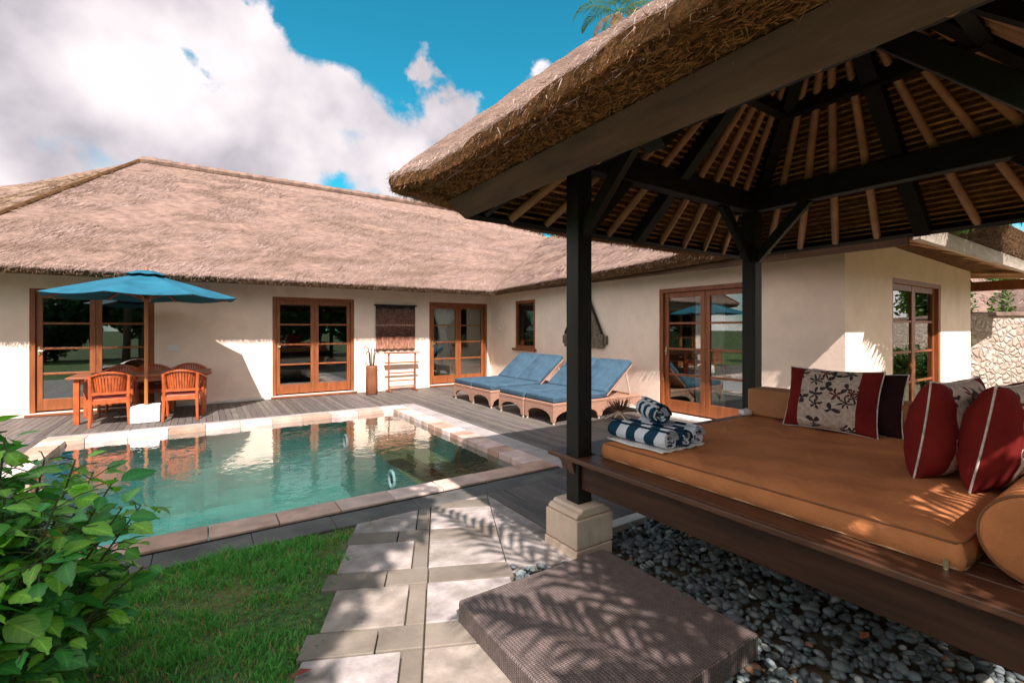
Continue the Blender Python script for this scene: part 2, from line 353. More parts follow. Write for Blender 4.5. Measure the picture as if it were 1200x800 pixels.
def batik_mat():
    m, nt, b = nodes('batik_cloth'); a = N(nt, 'ShaderNodeAttribute', attribute_name='pc'); s = N(nt, 'ShaderNodeSeparateXYZ'); nt.links.new(a.outputs['Vector'], s.inputs[0])
    v = N(nt, 'ShaderNodeVectorMath', operation='MULTIPLY'); v.inputs[1].default_value = (11.0, 12.0, 0); nt.links.new(a.outputs['Vector'], v.inputs[0])
    wz = N(nt, 'ShaderNodeTexNoise', noise_dimensions='2D'); wz.inputs['Scale'].default_value = 1.3; wz.inputs['Detail'].default_value = 3; nt.links.new(v.outputs[0], wz.inputs['Vector'])
    w0 = N(nt, 'ShaderNodeVectorMath', operation='MULTIPLY_ADD'); w0.inputs[1].default_value = (.4, .4, 0); nt.links.new(wz.outputs['Color'], w0.inputs[0]); nt.links.new(v.outputs[0], w0.inputs[2]); v = w0
    vo = N(nt, 'ShaderNodeTexVoronoi', voronoi_dimensions='2D'); vo.inputs['Scale'].default_value = 1; vo.inputs['Randomness'].default_value = .95; nt.links.new(v.outputs[0], vo.inputs['Vector'])
    df = N(nt, 'ShaderNodeVectorMath', operation='SUBTRACT'); nt.links.new(v.outputs[0], df.inputs[0]); nt.links.new(vo.outputs['Position'], df.inputs[1])
    d = N(nt, 'ShaderNodeSeparateXYZ'); nt.links.new(df.outputs[0], d.inputs[0])
    rc = N(nt, 'ShaderNodeSeparateColor'); nt.links.new(vo.outputs['Color'], rc.inputs[0])
    an = math_n(nt, 'ARCTAN2', d.outputs[1], d.outputs[0])
    k = math_n(nt, 'ADD', 1.5, math_n(nt, 'FLOOR', math_n(nt, 'MULTIPLY', rc.outputs[1], 2.99)))
    pet = math_n(nt, 'ABSOLUTE', math_n(nt, 'COSINE', math_n(nt, 'MULTIPLY_ADD', an, k, math_n(nt, 'MULTIPLY', rc.outputs[0], 6.))))
    lim = math_n(nt, 'MULTIPLY_ADD', math_n(nt, 'POWER', pet, 2.2), .52, .07)
    ins = math_n(nt, 'LESS_THAN', vo.outputs['Distance'], lim)
    ins = math_n(nt, 'MULTIPLY', ins, math_n(nt, 'GREATER_THAN', rc.outputs[2], .22))
    mot = mix_c(nt, math_n(nt, 'GREATER_THAN', rc.outputs[0], .72), (.045,.035,.036), (.12,.02,.018))
    grd = mix_c(nt, ramp(nt, noise(nt, v.outputs[0], 3.5, 4), [(.35, 0.), (.65, 1.)]), (.40,.285,.215), (.60,.46,.38))
    c = mix_c(nt, ins, grd, mot)
    pan = math_n(nt, 'MULTIPLY', math_n(nt, 'LESS_THAN', math_n(nt, 'ABSOLUTE', s.outputs[0]), .19), math_n(nt, 'GREATER_THAN', s.outputs[2], .5))
    bg = mix_c(nt, ramp(nt, noise(nt, coords(nt), 6, 3), [(.3, 0.), (.7, 1.)]), (.12,.010,.009), (.20,.018,.014))
    nt.links.new(mix_c(nt, pan, bg, c), b.inputs['Base Color']); b.inputs['Roughness'].default_value = .9; b.inputs['Specular IOR Level'].default_value = .1
    bump(nt, b, noise(nt, coords(nt), 16, 4), .5, .01); return m
MAT['batik'] = batik_mat()
def ikat_mat():
    m, nt, b = nodes('ikat_textile'); tc = N(nt, 'ShaderNodeTexCoord'); v = N(nt, 'ShaderNodeMapping'); v.inputs['Scale'].default_value = (1,1,1); nt.links.new(tc.outputs['Object'], v.inputs[0])
    s = N(nt, 'ShaderNodeSeparateXYZ'); nt.links.new(v.outputs[0], s.inputs[0])
    base = ramp(nt, math_n(nt, 'MULTIPLY', s.outputs[2], .9), [(.0, (.50,.24,.15)), (.26, (.36,.14,.09)), (.30, (.07,.03,.024)), (.52, (.16,.065,.045)), (.55, (.45,.30,.23)), (.57, (.20,.085,.06)), (.88, (.16,.09,.07)), (.93, (.02,.018,.015))])
    n1 = noise(nt, coords(nt, (26,1,9)), 1.0, 3); n2 = noise(nt, coords(nt, (5,1,60)), 1.0, 2)
    c = mix_c(nt, ramp(nt, n1, [(.35, .35), (.65, 1.)]), (.02,.012,.01), base); c = mix_c(nt, ramp(nt, n2, [(.5, 0.), (.75, .45)]), c, (.4,.27,.2))
    nt.links.new(c, b.inputs['Base Color']); b.inputs['Roughness'].default_value = .95; b.inputs['Specular IOR Level'].default_value = .1; return m
MAT['ikat'] = ikat_mat()
def face_col_mat(name, rough=.9, bs=.5, bscale=150):
    m, nt, b = nodes(name); a = N(nt, 'ShaderNodeAttribute', attribute_name='Col'); nt.links.new(a.outputs['Color'], b.inputs['Base Color'])
    b.inputs['Roughness'].default_value = rough; b.inputs['Specular IOR Level'].default_value = .1
    bump(nt, b, noise(nt, coords(nt), bscale, 3), bs, .004); return m
MAT['towel'] = face_col_mat('terry_towel')
def emis_free(name, col): return M_(name, col, .5, .05, 5)
MAT['pool_light'] = M_('pool_light_ring', (.85,.88,.88), .3, .03, 5)

# ------------------------------------------------------------------ light and sky
L = Vector((.30, .90, -1.0)).normalized()
sun_d = bpy.data.lights.new('sun', 'SUN'); sun_d.energy = 2.85; sun_d.angle = R(.42); sun_d.color = (1, .915, .895)
sun = bpy.data.objects.new('sun', sun_d); sun.rotation_euler = L.to_track_quat('-Z', 'Y').to_euler(); sun.location = (-4, -15, 18); link(sun)
W = bpy.data.worlds.new('World'); sc.world = W; W.use_nodes = True; nt = W.node_tree; nt.nodes.clear()
sky = N(nt, 'ShaderNodeTexSky', sky_type='NISHITA'); sky.sun_disc = False; sky.sun_elevation = math.asin(-L.z); sky.sun_rotation = math.atan2(-L.x, -L.y) % (2*PI)
sky.air_density = 1.0; sky.dust_density = .4; sky.ozone_density = 1.6
blue = mix_c(nt, 1., sky.outputs[0], (.09, .66, .62), 'MULTIPLY')
tc = N(nt, 'ShaderNodeTexCoord'); dirv = N(nt, 'ShaderNodeVectorMath', operation='NORMALIZE'); nt.links.new(tc.outputs['Generated'], dirv.inputs[0]); dv = dirv.outputs[0]
wn = N(nt, 'ShaderNodeTexNoise'); wn.inputs['Scale'].default_value = 6.5; wn.inputs['Detail'].default_value = 9; wn.inputs['Roughness'].default_value = .6; nt.links.new(dv, wn.inputs[0])
fine = wn.outputs['Fac']
wc = N(nt, 'ShaderNodeTexNoise'); wc.inputs['Scale'].default_value = 9; wc.inputs['Detail'].default_value = 6; wc.inputs['Roughness'].default_value = .6; nt.links.new(dv, wc.inputs[0])
wv_ = N(nt, 'ShaderNodeVectorMath', operation='MULTIPLY_ADD'); nt.links.new(wc.outputs['Color'], wv_.inputs[0]); wv_.inputs[1].default_value = (.17,.17,.17); wv_.inputs[2].default_value = (-.085,-.085,-.085)
wd_ = N(nt, 'ShaderNodeVectorMath', operation='ADD'); nt.links.new(dv, wd_.inputs[0]); nt.links.new(wv_.outputs[0], wd_.inputs[1]); dw_ = wd_.outputs[0]
blobs = [(60,90,200,1),(210,90,170,1),(330,120,120,1),(405,150,105,1),(470,195,95,1),(150,10,170,1),(262,25,90,1),(0,10,200,1),(100,190,150,1),(300,200,140,1),(545,125,42,.9),(505,70,30,.8),(516,98,32,.8),(-160,90,300,1),(-500,60,380,1),(520,165,60,.8),
         (645,88,30,.50),(636,70,22,.35),(822,16,50,.8),(250,80,60,-1.25),(222,62,36,-.5),(128,178,34,-1.2)]
dens = None
for (px, py, r_, wgt) in blobs:
    c = pdir(px, py); rad = float(np.linalg.norm(pdir(px+r_*.7071, py+r_*.7071)-c))
    dn = N(nt, 'ShaderNodeVectorMath', operation='DISTANCE'); nt.links.new(dw_, dn.inputs[0]); dn.inputs[1].default_value = tuple(c)
    mr = N(nt, 'ShaderNodeMapRange', interpolation_type='SMOOTHSTEP'); mr.inputs['From Min'].default_value = rad; mr.inputs['From Max'].default_value = rad*.25
    mr.inputs['To Min'].default_value = 0; mr.inputs['To Max'].default_value = wgt; nt.links.new(dn.outputs['Value'], mr.inputs['Value'])
    dens = mr.outputs[0] if dens is None else math_n(nt, 'ADD', dens, mr.outputs[0])
dens = math_n(nt, 'MINIMUM', dens, 1.25)
# added unseen clouds behind and beside the camera, to fill the shaded walls
sep = N(nt, 'ShaderNodeSeparateXYZ'); nt.links.new(dv, sep.inputs[0])
bk = N(nt, 'ShaderNodeTexNoise'); bk.inputs['Scale'].default_value = 1.7; bk.inputs['Detail'].default_value = 3; nt.links.new(dv, bk.inputs[0])
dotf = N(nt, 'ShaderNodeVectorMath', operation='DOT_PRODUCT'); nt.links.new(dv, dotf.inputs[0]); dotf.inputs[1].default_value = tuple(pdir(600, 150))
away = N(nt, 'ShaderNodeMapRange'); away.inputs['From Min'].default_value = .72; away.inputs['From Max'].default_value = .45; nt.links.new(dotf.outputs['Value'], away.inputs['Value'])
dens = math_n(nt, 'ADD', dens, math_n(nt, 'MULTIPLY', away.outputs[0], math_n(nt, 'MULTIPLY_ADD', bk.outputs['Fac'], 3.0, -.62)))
dd = math_n(nt, 'ADD', dens, math_n(nt, 'MULTIPLY_ADD', fine, 2.6, -1.35))
cm = N(nt, 'ShaderNodeMapRange', interpolation_type='SMOOTHSTEP'); cm.inputs['From Min'].default_value = .30; cm.inputs['From Max'].default_value = .95; nt.links.new(dd, cm.inputs['Value'])
sh = N(nt, 'ShaderNodeVectorMath', operation='ADD'); nt.links.new(dv, sh.inputs[0]); sh.inputs[1].default_value = (.0, -.02, .07)
w2 = N(nt, 'ShaderNodeTexNoise'); w2.inputs['Scale'].default_value = 4.2; w2.inputs['Detail'].default_value = 4; w2.inputs['Roughness'].default_value = .5; nt.links.new(sh.outputs[0], w2.inputs[0])
cl = mix_c(nt, ramp(nt, w2.outputs['Fac'], [(.40, 1.), (.60, 0.)]), (.165,.152,.17), (.318,.292,.30))
cl = mix_c(nt, ramp(nt, fine, [(.35, 0.), (.7, .35)]), cl, (.335,.31,.312))
cl = mix_c(nt, away.outputs[0], cl, mix_c(nt, 1., cl, (1.04,.985,.92), 'MULTIPLY')); clb = N(nt, 'ShaderNodeBackground'); nt.links.new(cl, clb.inputs[0]); nt.links.new(math_n(nt, 'MULTIPLY_ADD', away.outputs[0], 1.15, 1.0), clb.inputs[1])  # out-of-view clouds warmed and brightened as extra fill light
skb = N(nt, 'ShaderNodeBackground'); nt.links.new(blue, skb.inputs[0]); skb.inputs[1].default_value = .085
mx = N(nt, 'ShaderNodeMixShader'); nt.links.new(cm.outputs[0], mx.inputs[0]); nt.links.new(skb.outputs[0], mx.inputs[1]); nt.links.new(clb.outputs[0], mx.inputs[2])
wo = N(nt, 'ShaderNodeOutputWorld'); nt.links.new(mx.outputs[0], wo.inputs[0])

# ------------------------------------------------------------------ thatch straw
def straw_arrays(quads, dens, length, width, lift=.25, spread=.35, hang=0.0, cols=((.27,.18,.145),(.43,.30,.25),(.14,.085,.06))):
    """quads: (eave a, eave b, top b, top a); thin straws lying down the slope"""
    VV = []; CC = []
    for q in quads:
        a, b, c, d = [np.array(p, float) for p in q]
        area = .5*np.linalg.norm(np.cross(b-a, d-a))+.5*np.linalg.norm(np.cross(b-c, d-c))
        n = int(area*dens)
        u = rng.random((n, 1)); v = rng.random((n, 1))
        wt = np.linalg.norm(b-a); wtop = np.linalg.norm(c-d)
        if wtop < wt*.98:            # even density on a tapering face
            k = rng.random((n, 1)); s = (wt-wtop)/wt
            v = (1-np.sqrt(1-k*(1-(1-s)**2)))/s
        lo = a+(b-a)*u; hi = d+(c-d)*u
        p = lo+(hi-lo)*v
        dn = lo-hi; dn /= np.linalg.norm(dn, axis=1, keepdims=True)
        nr = np.cross(b-a, d-a); nr /= np.linalg.norm(nr); nr = nr*(1 if nr[2] > 0 else -1)
        sd = np.cross(dn, nr)
        ang = rng.normal(0, spread, (n, 1))
        ax = dn*np.cos(ang)+sd*np.sin(ang)+nr*np.abs(rng.normal(0, lift, (n, 1)))
        wv = sd*np.cos(ang)-dn*np.sin(ang)+nr*rng.normal(0, .35, (n, 1))
        Ls = length*rng.uniform(.5, 1.3, (n, 1)); Ws = width*rng.uniform(.5, 1.2, (n, 1))
        base = p-ax*Ls*.55+nr*.004
        VV.append(np.stack([base-wv*Ws/2, base+wv*Ws/2, p+ax*Ls*.45], 1).reshape(-1, 3))
        x_, y_, z_ = p[:, :1], p[:, 1:2], p[:, 2:]
        pch = np.sin(x_*1.1+2*np.sin(z_*1.7+y_))*np.sin(z_*2.9+y_*.7+1.5*np.sin(x_*.9))+.6*np.sin(x_*3.7+z_*2+y_*3)*np.sin(z_*7+x_*1.3)+.75*np.sin(z_*24+.9*np.sin(x_*2+y_*2)+.4*np.sin(x_*7))
        t = rng.random((n, 1)); c0, c1, c2 = [np.array(x) for x in cols]
        col = c0+(c1-c0)*t; dk = rng.random((n, 1)) < .18; col = np.where(dk, c2, col)
        CC.append(np.repeat(col*rng.uniform(.75, 1.15, (n, 1))*np.clip(.93+.13*pch, .62, 1.12)*np.concatenate([np.ones((n, 1)), .985+.02*pch, .96+.05*pch], 1), 3, 0))
    return np.concatenate(VV), np.concatenate(CC)
def fringe_arrays(edges, per_m, length, width, out=.25, cols=((.27,.18,.145),(.43,.30,.25),(.14,.085,.06))):
    """edges: (p, q, outward); straws that stick out and hang at an eave edge"""
    VV = []; CC = []
    for p, q, o in edges:
        p, q, o = [np.array(x, float) for x in (p, q, o)]; n = int(np.linalg.norm(q-p)*per_m)
        t = rng.random((n, 1)); e = (q-p)/np.linalg.norm(q-p)
        b = p+(q-p)*t+np.array([0,0,1])*rng.uniform(-.02, .07, (n, 1))-o*rng.uniform(0, .12, (n, 1))
        ax = o*rng.uniform(.3, 1, (n, 1))*out*4+np.array([0,0,-1])*rng.uniform(.25, 1, (n, 1))+e*rng.normal(0, .35, (n, 1))
        ax /= np.linalg.norm(ax, axis=1, keepdims=True)
        Ls = length*rng.uniform(.4, 1.3, (n, 1))**1.5; Ws = width*rng.uniform(.5, 1.2, (n, 1))
        VV.append(np.stack([b-e*Ws/2, b+e*Ws/2, b+ax*Ls], 1).reshape(-1, 3))
        c0, c1, c2 = [np.array(x) for x in cols]; col = c0+(c1-c0)*rng.random((n, 1)); col = np.where(rng.random((n, 1)) < .15, c2, col)
        CC.append(np.repeat(col, 3, 0))
    return np.concatenate(VV), np.concatenate(CC)
def tri_mesh(name, parts):
    V = np.concatenate([p[0] for p in parts]); C = np.concatenate([p[1] for p in parts])
    return np_mesh(name, V, np.arange(len(V)).reshape(-1, 3), C)
def rough_surface(mb, quad, nu, nv, amp, seed, keep=True):
    """a quad face cut into a grid whose inner points wander, so that the thatch is lumpy"""
    a, b, c, d = [np.array(p, float) for p in quad]; r_ = np.random.default_rng(seed)
    nr = np.cross(b-a, d-a); nr /= np.linalg.norm(nr); nr = nr*(1 if nr[2] > 0 else -1)
    g = r_.normal(0, 1, (nv+1, nu+1)); g = (g+np.roll(g, 1, 0)+np.roll(g, 1, 1)+np.roll(g, -1, 1))/2
    vs = []
    for j in range(nv+1):
        for i in range(nu+1):
            u, v = i/nu, j/nv; p = (a*(1-u)+b*u)*(1-v)+(d*(1-u)+c*u)*v
            if 0 < i < nu and 0 < j < nv: p = p+nr*g[j, i]*amp
            vs.append(p)
    mb.add(vs, [(j*(nu+1)+i, j*(nu+1)+i+1, (j+1)*(nu+1)+i+1, (j+1)*(nu+1)+i) for j in range(nv) for i in range(nu)])

# ------------------------------------------------------------------ the house
house = thing('villa', 'L-shaped cream plaster villa with thatched roof and glazed wooden doors round the pool', 'house', (0,0,0))
Y1, X2, Y3 = 11.19, 6.72, 2.55
def wall_mb(length, height, openings, th=.2):
    """local: x along, y 0..th inwards, z up; openings (x0,x1,z0,z1)"""
    mb = MB(); xs = sorted({0, length, *[o[0] for o in openings], *[o[1] for o in openings]}); zs = sorted({0, height, *[o[2] for o in openings], *[o[3] for o in openings]})
    for i in range(len(xs)-1):
        run = None
        for j in range(len(zs)-1):
            cx, cz = (xs[i]+xs[i+1])/2, (zs[j]+zs[j+1])/2
            if not any(o[0] < cx < o[1] and o[2] < cz < o[3] for o in openings):
                mb.box(xs[i], xs[i+1], 0, th, zs[j], zs[j+1])
    return mb
def xform(mb, rz, loc):
    M = Matrix.Translation(loc)@Matrix.Rotation(rz, 4, 'Z'); mb.v = [tuple(M@Vector(p)) for p in mb.v]; return mb
DH = 2.2
W1X = -2.95
d1 = (-2.475, -.775); d2 = (1.245, 2.97); d3 = (4.87, 6.6)
obj('wall', xform(wall_mb(X2+.2-W1X, 3.0, [(d[0]-W1X, d[1]-W1X, .05, DH) for d in (d1, d2, d3)]), 0, (W1X, Y1, 0)), MAT['plaster'], house)
dw = (3.69, 5.41); ww = (9.10, 9.95)
obj('wall', xform(wall_mb(Y1-Y3, 2.72, [(Y1-dw[1], Y1-dw[0], .05, DH), (Y1-ww[1], Y1-ww[0], 1.02, DH+.02)]), R(-90), (X2, Y1, 0)), MAT['plaster'], house)
d5 = (8.28, 10.44)
obj('wall', xform(wall_mb(12.2-X2-.2, 2.85, [(d5[0]-X2-.2, d5[1]-X2-.2, .05, DH+.05)]), 0, (X2+.2, Y3, 0)), MAT['plaster'], house)
mb = MB(); mb.box(12.0, 12.2, Y3+.2, 9, 0, 2.8); obj('wall', mb, MAT['plaster'], house)
mb = wall_mb(7.6, 2.9, []); obj('wall', xform(mb, R(135)+PI, (W1X-.003-5.374, Y1+5.374, 0)), MAT['plaster'], house)
# plinth strip along the foot of the walls
mb = MB(); mb.box(W1X, X2, Y1-.10, Y1-.004, 0, .05); mb.box(X2-.16, X2-.004, Y3, Y1-.10, 0, .05); mb.box(X2-.16, 12.2, Y3-.10, Y3-.004, 0, .05)
obj('plinth', mb, MAT['plinth'], house, bevel=.008)
# rooms behind the glass
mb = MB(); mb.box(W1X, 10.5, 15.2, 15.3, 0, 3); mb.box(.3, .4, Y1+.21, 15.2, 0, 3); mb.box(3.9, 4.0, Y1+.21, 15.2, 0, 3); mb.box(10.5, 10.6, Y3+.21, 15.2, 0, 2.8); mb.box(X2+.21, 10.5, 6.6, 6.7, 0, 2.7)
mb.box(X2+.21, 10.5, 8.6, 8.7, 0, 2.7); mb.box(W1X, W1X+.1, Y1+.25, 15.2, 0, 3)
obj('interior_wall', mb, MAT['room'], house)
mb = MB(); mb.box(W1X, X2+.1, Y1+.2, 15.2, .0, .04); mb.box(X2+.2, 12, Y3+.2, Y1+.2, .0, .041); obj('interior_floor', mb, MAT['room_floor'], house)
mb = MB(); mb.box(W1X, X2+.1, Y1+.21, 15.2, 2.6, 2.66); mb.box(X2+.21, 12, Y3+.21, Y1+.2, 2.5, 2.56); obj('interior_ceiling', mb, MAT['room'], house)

def glass_door(w, h, loc, rz, label, name='glass_door', rows=4, sill=True, wood='door_wood', bottom=.2):
    """local: x along the wall seen from outside, -y towards the viewer, z up; frame sits in the opening"""
    mb = MB(); f = .07
    mb.box(0, f, -.02, .12, 0, h); mb.box(w-f, w, -.02, .12, 0, h); mb.box(f, w-f, -.02, .12, h-f, h)
    o = obj(name, mb, MAT[wood], house, bevel=.006); o.location = loc; o.rotation_euler = (0, 0, rz)
    if label: o['label'] = label
    iw = (w-2*f)/2
    for k in range(2):
        x0 = f+k*iw; x1 = x0+iw; y0, y1 = (.03, .075) if k == 0 else (.034, .079); st = .085; z0, z1 = .03, h-f
        s = MB(); s.box(x0+.002, x0+st, y0, y1, z0, z1); s.box(x1-st, x1-.002, y0, y1, z0, z1)
        s.box(x0+st, x1-st, y0+.003, y1-.003, z0, z0+bottom); s.box(x0+st, x1-st, y0+.003, y1-.003, z1-.09, z1)
        g0, g1 = z0+bottom, z1-.09
        for r_ in range(1, rows):
            zc = g0+(g1-g0)*r_/rows; s.box(x0+st, x1-st, y0+.006, y1-.006, zc-.018, zc+.018)
        obj('sash', s, MAT[wood], o, bevel=.004)
        g = MB(); g.box(x0+st-.01, x1-st+.01, (y0+y1)/2-.003, (y0+y1)/2+.003, g0-.01, g1+.01); obj('pane', g, MAT['glass'], o)
        if k == 0:
            hd = MB(); hd.box(x0+.03, x0+.055, y0-.018, y0, 1.0, 1.14); hd.tube([(x0+.042, y0-.018, 1.07), (x0+.042, y0-.05, 1.07), (x0+.09, y0-.05, 1.07)], .009); obj('handle', hd, MAT['brass'], o)
    if sill:
        s = MB(); s.box(-.04, w+.04, -.14, .02, -.045, -.002); obj('sill', s, MAT['door_wood_h'], o, bevel=.006)
    return o
glass_door(d1[1]-d1[0], DH-.05, (d1[0], Y1+.03, .05), 0, 'double glazed door behind the dining table')
glass_door(d2[1]-d2[0], DH-.05, (d2[0], Y1+.03, .05), 0, 'double glazed door in the middle of the long wall')
glass_door(d3[1]-d3[0], DH-.05, (d3[0], Y1+.03, .05), 0, 'double glazed door in the corner with a white curtain behind it')
glass_door(dw[1]-dw[0], DH-.05, (X2+.03, dw[1], .05), R(-90), 'double glazed door behind the pavilion post')
glass_door(d5[1]-d5[0], DH, (d5[0], Y3+.03, .05), 0, 'glazed door facing the stone garden wall', bottom=.12)
# small window on the side wall
w_, h_ = ww[1]-ww[0], 1.2
mb = MB(); mb.box(0, .07, -.02, .1, 0, h_); mb.box(w_-.07, w_, -.02, .1, 0, h_); mb.box(.07, w_-.07, -.02, .1, h_-.07, h_); mb.box(.07, w_-.07, -.02, .1, 0, .07)
win = obj('window', mb, MAT['door_wood'], house, bevel=.005); win.location = (X2+.02, ww[1], 1.02); win.rotation_euler = (0, 0, R(-90))
mb = MB(); mb.box(.06, w_-.06, .035, .041, .06, h_-.06); obj('pane', mb, MAT['glass'], win)
mb = MB(); mb.box(-.06, w_+.06, -.10, .02, -.06, -.002); obj('sill', mb, MAT['door_wood_h'], win, bevel=.006)
obj('window_board', MB().box(X2+.25, X2+.27, ww[0], ww[1], 1.0, 2.3), M_('drape_brown', (.16,.07,.03), .8, .5, 9, (1,14,.4)), house)

# thatched roofs
EY, EZ, RY, RZ_ = 10.12, 2.47, 14.0, 5.457
EX = 6.13
A0 = (-3.67, EY, EZ); AP = (-1.24, RY, RZ_)
B0 = (-9.1, 15.7, EZ)
VT = (10.1, 13.0, 4.72)              # head of the valley
VB = (EX, EY, EZ)
S0 = (EX, 5.0, 2.62); S1 = (EX, 1.55, 2.93); RR = (10.1, 5.4, 4.72); S2 = (14.0, 1.55, 2.96)
R2 = (10.1, RY, RZ_)
front = [(A0, VB, VT, AP)]
mb = MB(); rough_surface(mb, (A0, VB, VT, AP), 46, 22, .018, 1)
mb.add([AP, VT, R2], [(0, 1, 2)])
rough_surface(mb, (B0, A0, AP, AP), 20, 16, .02, 2)
rough_surface(mb, (VB, S0, RR, VT), 24, 16, .018, 3); mb.add([S0, S1, RR], [(0, 1, 2)])
mb.add([S1, S2, RR], [(0, 1, 2)])
mb.add([S2, (14.0, 16, 2.9), VT, RR], [(0, 1, 2, 3)])
mb.add([AP, R2, (14, 17.9, EZ), (-9.1, 17.9, EZ), B0], [(0, 1, 2, 3), (0, 3, 4)])
roof = obj('roof', mb, MAT['thatch'], house, fix=False)
# cut edge and underside
def drop(p, dz, dx=0, dy=0): return (p[0]+dx, p[1]+dy, p[2]-dz)
mb = MB(); th = .11
for p, q, o in ((A0, VB, (0,.10)), (B0, A0, (.07,.07)), (VB, S0, (.10,0)), (S0, S1, (.10,0)), (S1, S2, (0,.10))):
    t0, t1 = [.36 if v in (S1, S2) else (.16 if v == S0 else th) for v in (p, q)]
    mb.add([p, q, drop(q, t1, *o), drop(p, t0, *o)], [(0, 1, 2, 3)])
mb.add([drop(A0, th, 0, .1), drop(VB, th, 0, .1), (X2+.4, Y1+.3, 3.05), (W1X, Y1+.3, 3.05)], [(0, 1, 2, 3)])
mb.add([drop(B0, th, .07, .07), drop(A0, th, .07, .07), (W1X, Y1+.3, 3.05), (W1X-5.3, Y1+5.6, 3.05)], [(0, 1, 2, 3)])
mb.add([drop(VB, th, .1), drop(S0, .16, .1), (X2+.3, 5, 2.78), (X2+.3, EY, 2.74)], [(0, 1, 2, 3)])
mb.add([drop(S0, .16, .1), drop(S1, .36, .1, .1), (X2+.3, Y3+.3, 2.78), (X2+.3, 5, 2.78)], [(0, 1, 2, 3)])
mb.add([drop(S1, .36, .1, .1), drop(S2, .36, 0, .1), (14, Y3+.3, 2.6), (X2+.3, Y3+.3, 2.78)], [(0, 1, 2, 3)])
mb.add([(12.2, Y3+.3, 2.98), (14, Y3+.3, 2.45), (14, 9, 2.45), (12.2, 9, 2.98)], [(0, 1, 2, 3)])
obj('thatch_edge', mb, MAT['thatch_cut'], roof, fix=False)
st = [straw_arrays([(A0, VB, VT, AP)], 3000, .30, .011, .12, .24), straw_arrays([(B0, A0, AP, AP)], 900, .26, .02, .2, .5, cols=((.25,.16,.10),(.42,.29,.20),(.13,.08,.05))),
      straw_arrays([(VB, S0, RR, VT), (S0, S1, RR, RR)], 2200, .28, .011, .12, .24), straw_arrays([(S1, S2, RR, RR)], 200, .22, .02, .2, .4)]
ncol = ((.10,.06,.035),(.17,.105,.065),(.05,.03,.018))
st += [fringe_arrays([(A0, VB, (0,-1,0)), (VB, S0, (-1,0,0)), (S0, S1, (-1,0,0)), (S1, S2, (0,-1,0)), (B0, A0, (-.7,-.7,0))], 420, .055, .012)]
st += [fringe_arrays([(drop(A0, th-.04), drop(VB, th-.04), (0,-1,0)), (drop(VB, th-.04), drop(S0, th-.04), (-1,0,0)), (drop(S0, th-.04), drop(S1, .3), (-1,0,0)), (drop(S1, .12), drop(S2, .12), (0,-1,0)), (drop(S1, .24), drop(S2, .24), (0,-1,0)), (drop(S1, .33), drop(S2, .33), (0,-1,0))], 300, .045, .012, .15, ncol)]
# straws bunched along the valley and the hip
vl = [np.array(VB)+(np.array(VT)-np.array(VB))*t for t in np.linspace(.02, .95, 2)]
hp = [np.array(A0), np.array(AP)]
obj('straw', tri_mesh('straw', st), MAT['straw'], roof)
mb = MB(); n = 40
for i in range(n):
    a = Vector(AP).lerp(Vector(R2), i/n); b = Vector(AP).lerp(Vector(R2), (i+1)/n+.004)
    mb.tube([a+Vector((0,0,.03)), b+Vector((0,0,.045))], [.085, .10], 8)
obj('ridge_cap', mb, MAT['ridge'], roof)
mb = MB(); mb.tube([Vector(AP)+Vector((0,0,.02)), Vector(A0).lerp(Vector(AP), .5)+Vector((0,0,.02)), Vector(A0)], .045, 6); obj('hip_binding', mb, MAT['thatch_cut'], roof)
# fascia boards and soffit rafters
mb = MB(); mb.prism([(1.67, 2.43), (1.74, 2.43), (1.715, 2.585), (1.645, 2.585)], 0, EX+.06, 14.0); obj('fascia', mb, MAT['house_fascia'], house, bevel=.006)
mb = MB(); mb.box(EX+.16, EX+.20, 1.8, 9.9, 2.40, 2.53); obj('fascia', mb, MAT['fascia'], house)
for i in range(8):
    x = 7.0+i*.9; mb = MB(); mb.tube([(x, 1.76, 2.50), (x, Y3+(.0 if x < 12.1 else 3.5), 2.79 if x < 12.1 else 2.9)], .045, 8); obj('soffit_rafter', mb, MAT['bamboo'], house)
mb = MB(); mb.bar((12.25, 3.2, 2.66), (14, 3.2, 2.66), .09, .14); obj('soffit_beam', mb, MAT['door_wood'], house); mb = MB(); mb.bar((14, 1.8, 2.42), (14, 9.5, 2.42), .12, .2); obj('soffit_beam', mb, MAT['door_wood'], house)
# small fittings on the wall
mb = MB(); mb.box(-.58, -.40, Y1-.012, Y1+.002, 1.08, 1.19); obj('socket_cover', mb, MAT['switch'], house, bevel=.006)
mb = MB(); mb.tube([(X2+.002, 10.72, 1.52), (X2-.03, 10.72, 1.52)], .035, 14); obj('wall_button', mb, MAT['switch'], house, bevel=.006)

# things behind the glass and on the walls
def curtain(name, label, pts, zt, zb, tie=None):
    """pts: polyline in plan; gathered at height tie"""
    n = 60; mz = 16; vs = []
    a, b = Vector(pts[0]), Vector(pts[1])
    for j in range(mz+1):
        z = zt+(zb-zt)*j/mz
        g = 1
        if tie: g = .14+.86*min(1, abs(z-tie)/(.9 if z > tie else 4.5))
        for i in range(n+1):
            t = i/n; c = a.lerp(b, (.25+(t-.25)*g) if tie else t)
            w = .035*math.sin(t*2*PI*8+.4*math.sin(j*.5))
            vs.append((c.x+w*(b-a).normalized().y*-1, c.y+w*(b-a).normalized().x, z))
    mb = MB(); mb.add(vs, [(j*(n+1)+i, j*(n+1)+i+1, (j+1)*(n+1)+i+1, (j+1)*(n+1)+i) for j in range(mz) for i in range(n)])
    return tag(obj(name, mb, MAT['curtain'], smooth=True), label, 'curtain')
curtain('curtain', 'white gathered curtain tied in the middle behind the corner door glass', ((4.95, Y1+.25), (6.3, Y1+.25)), 2.3, .1, 1.5)
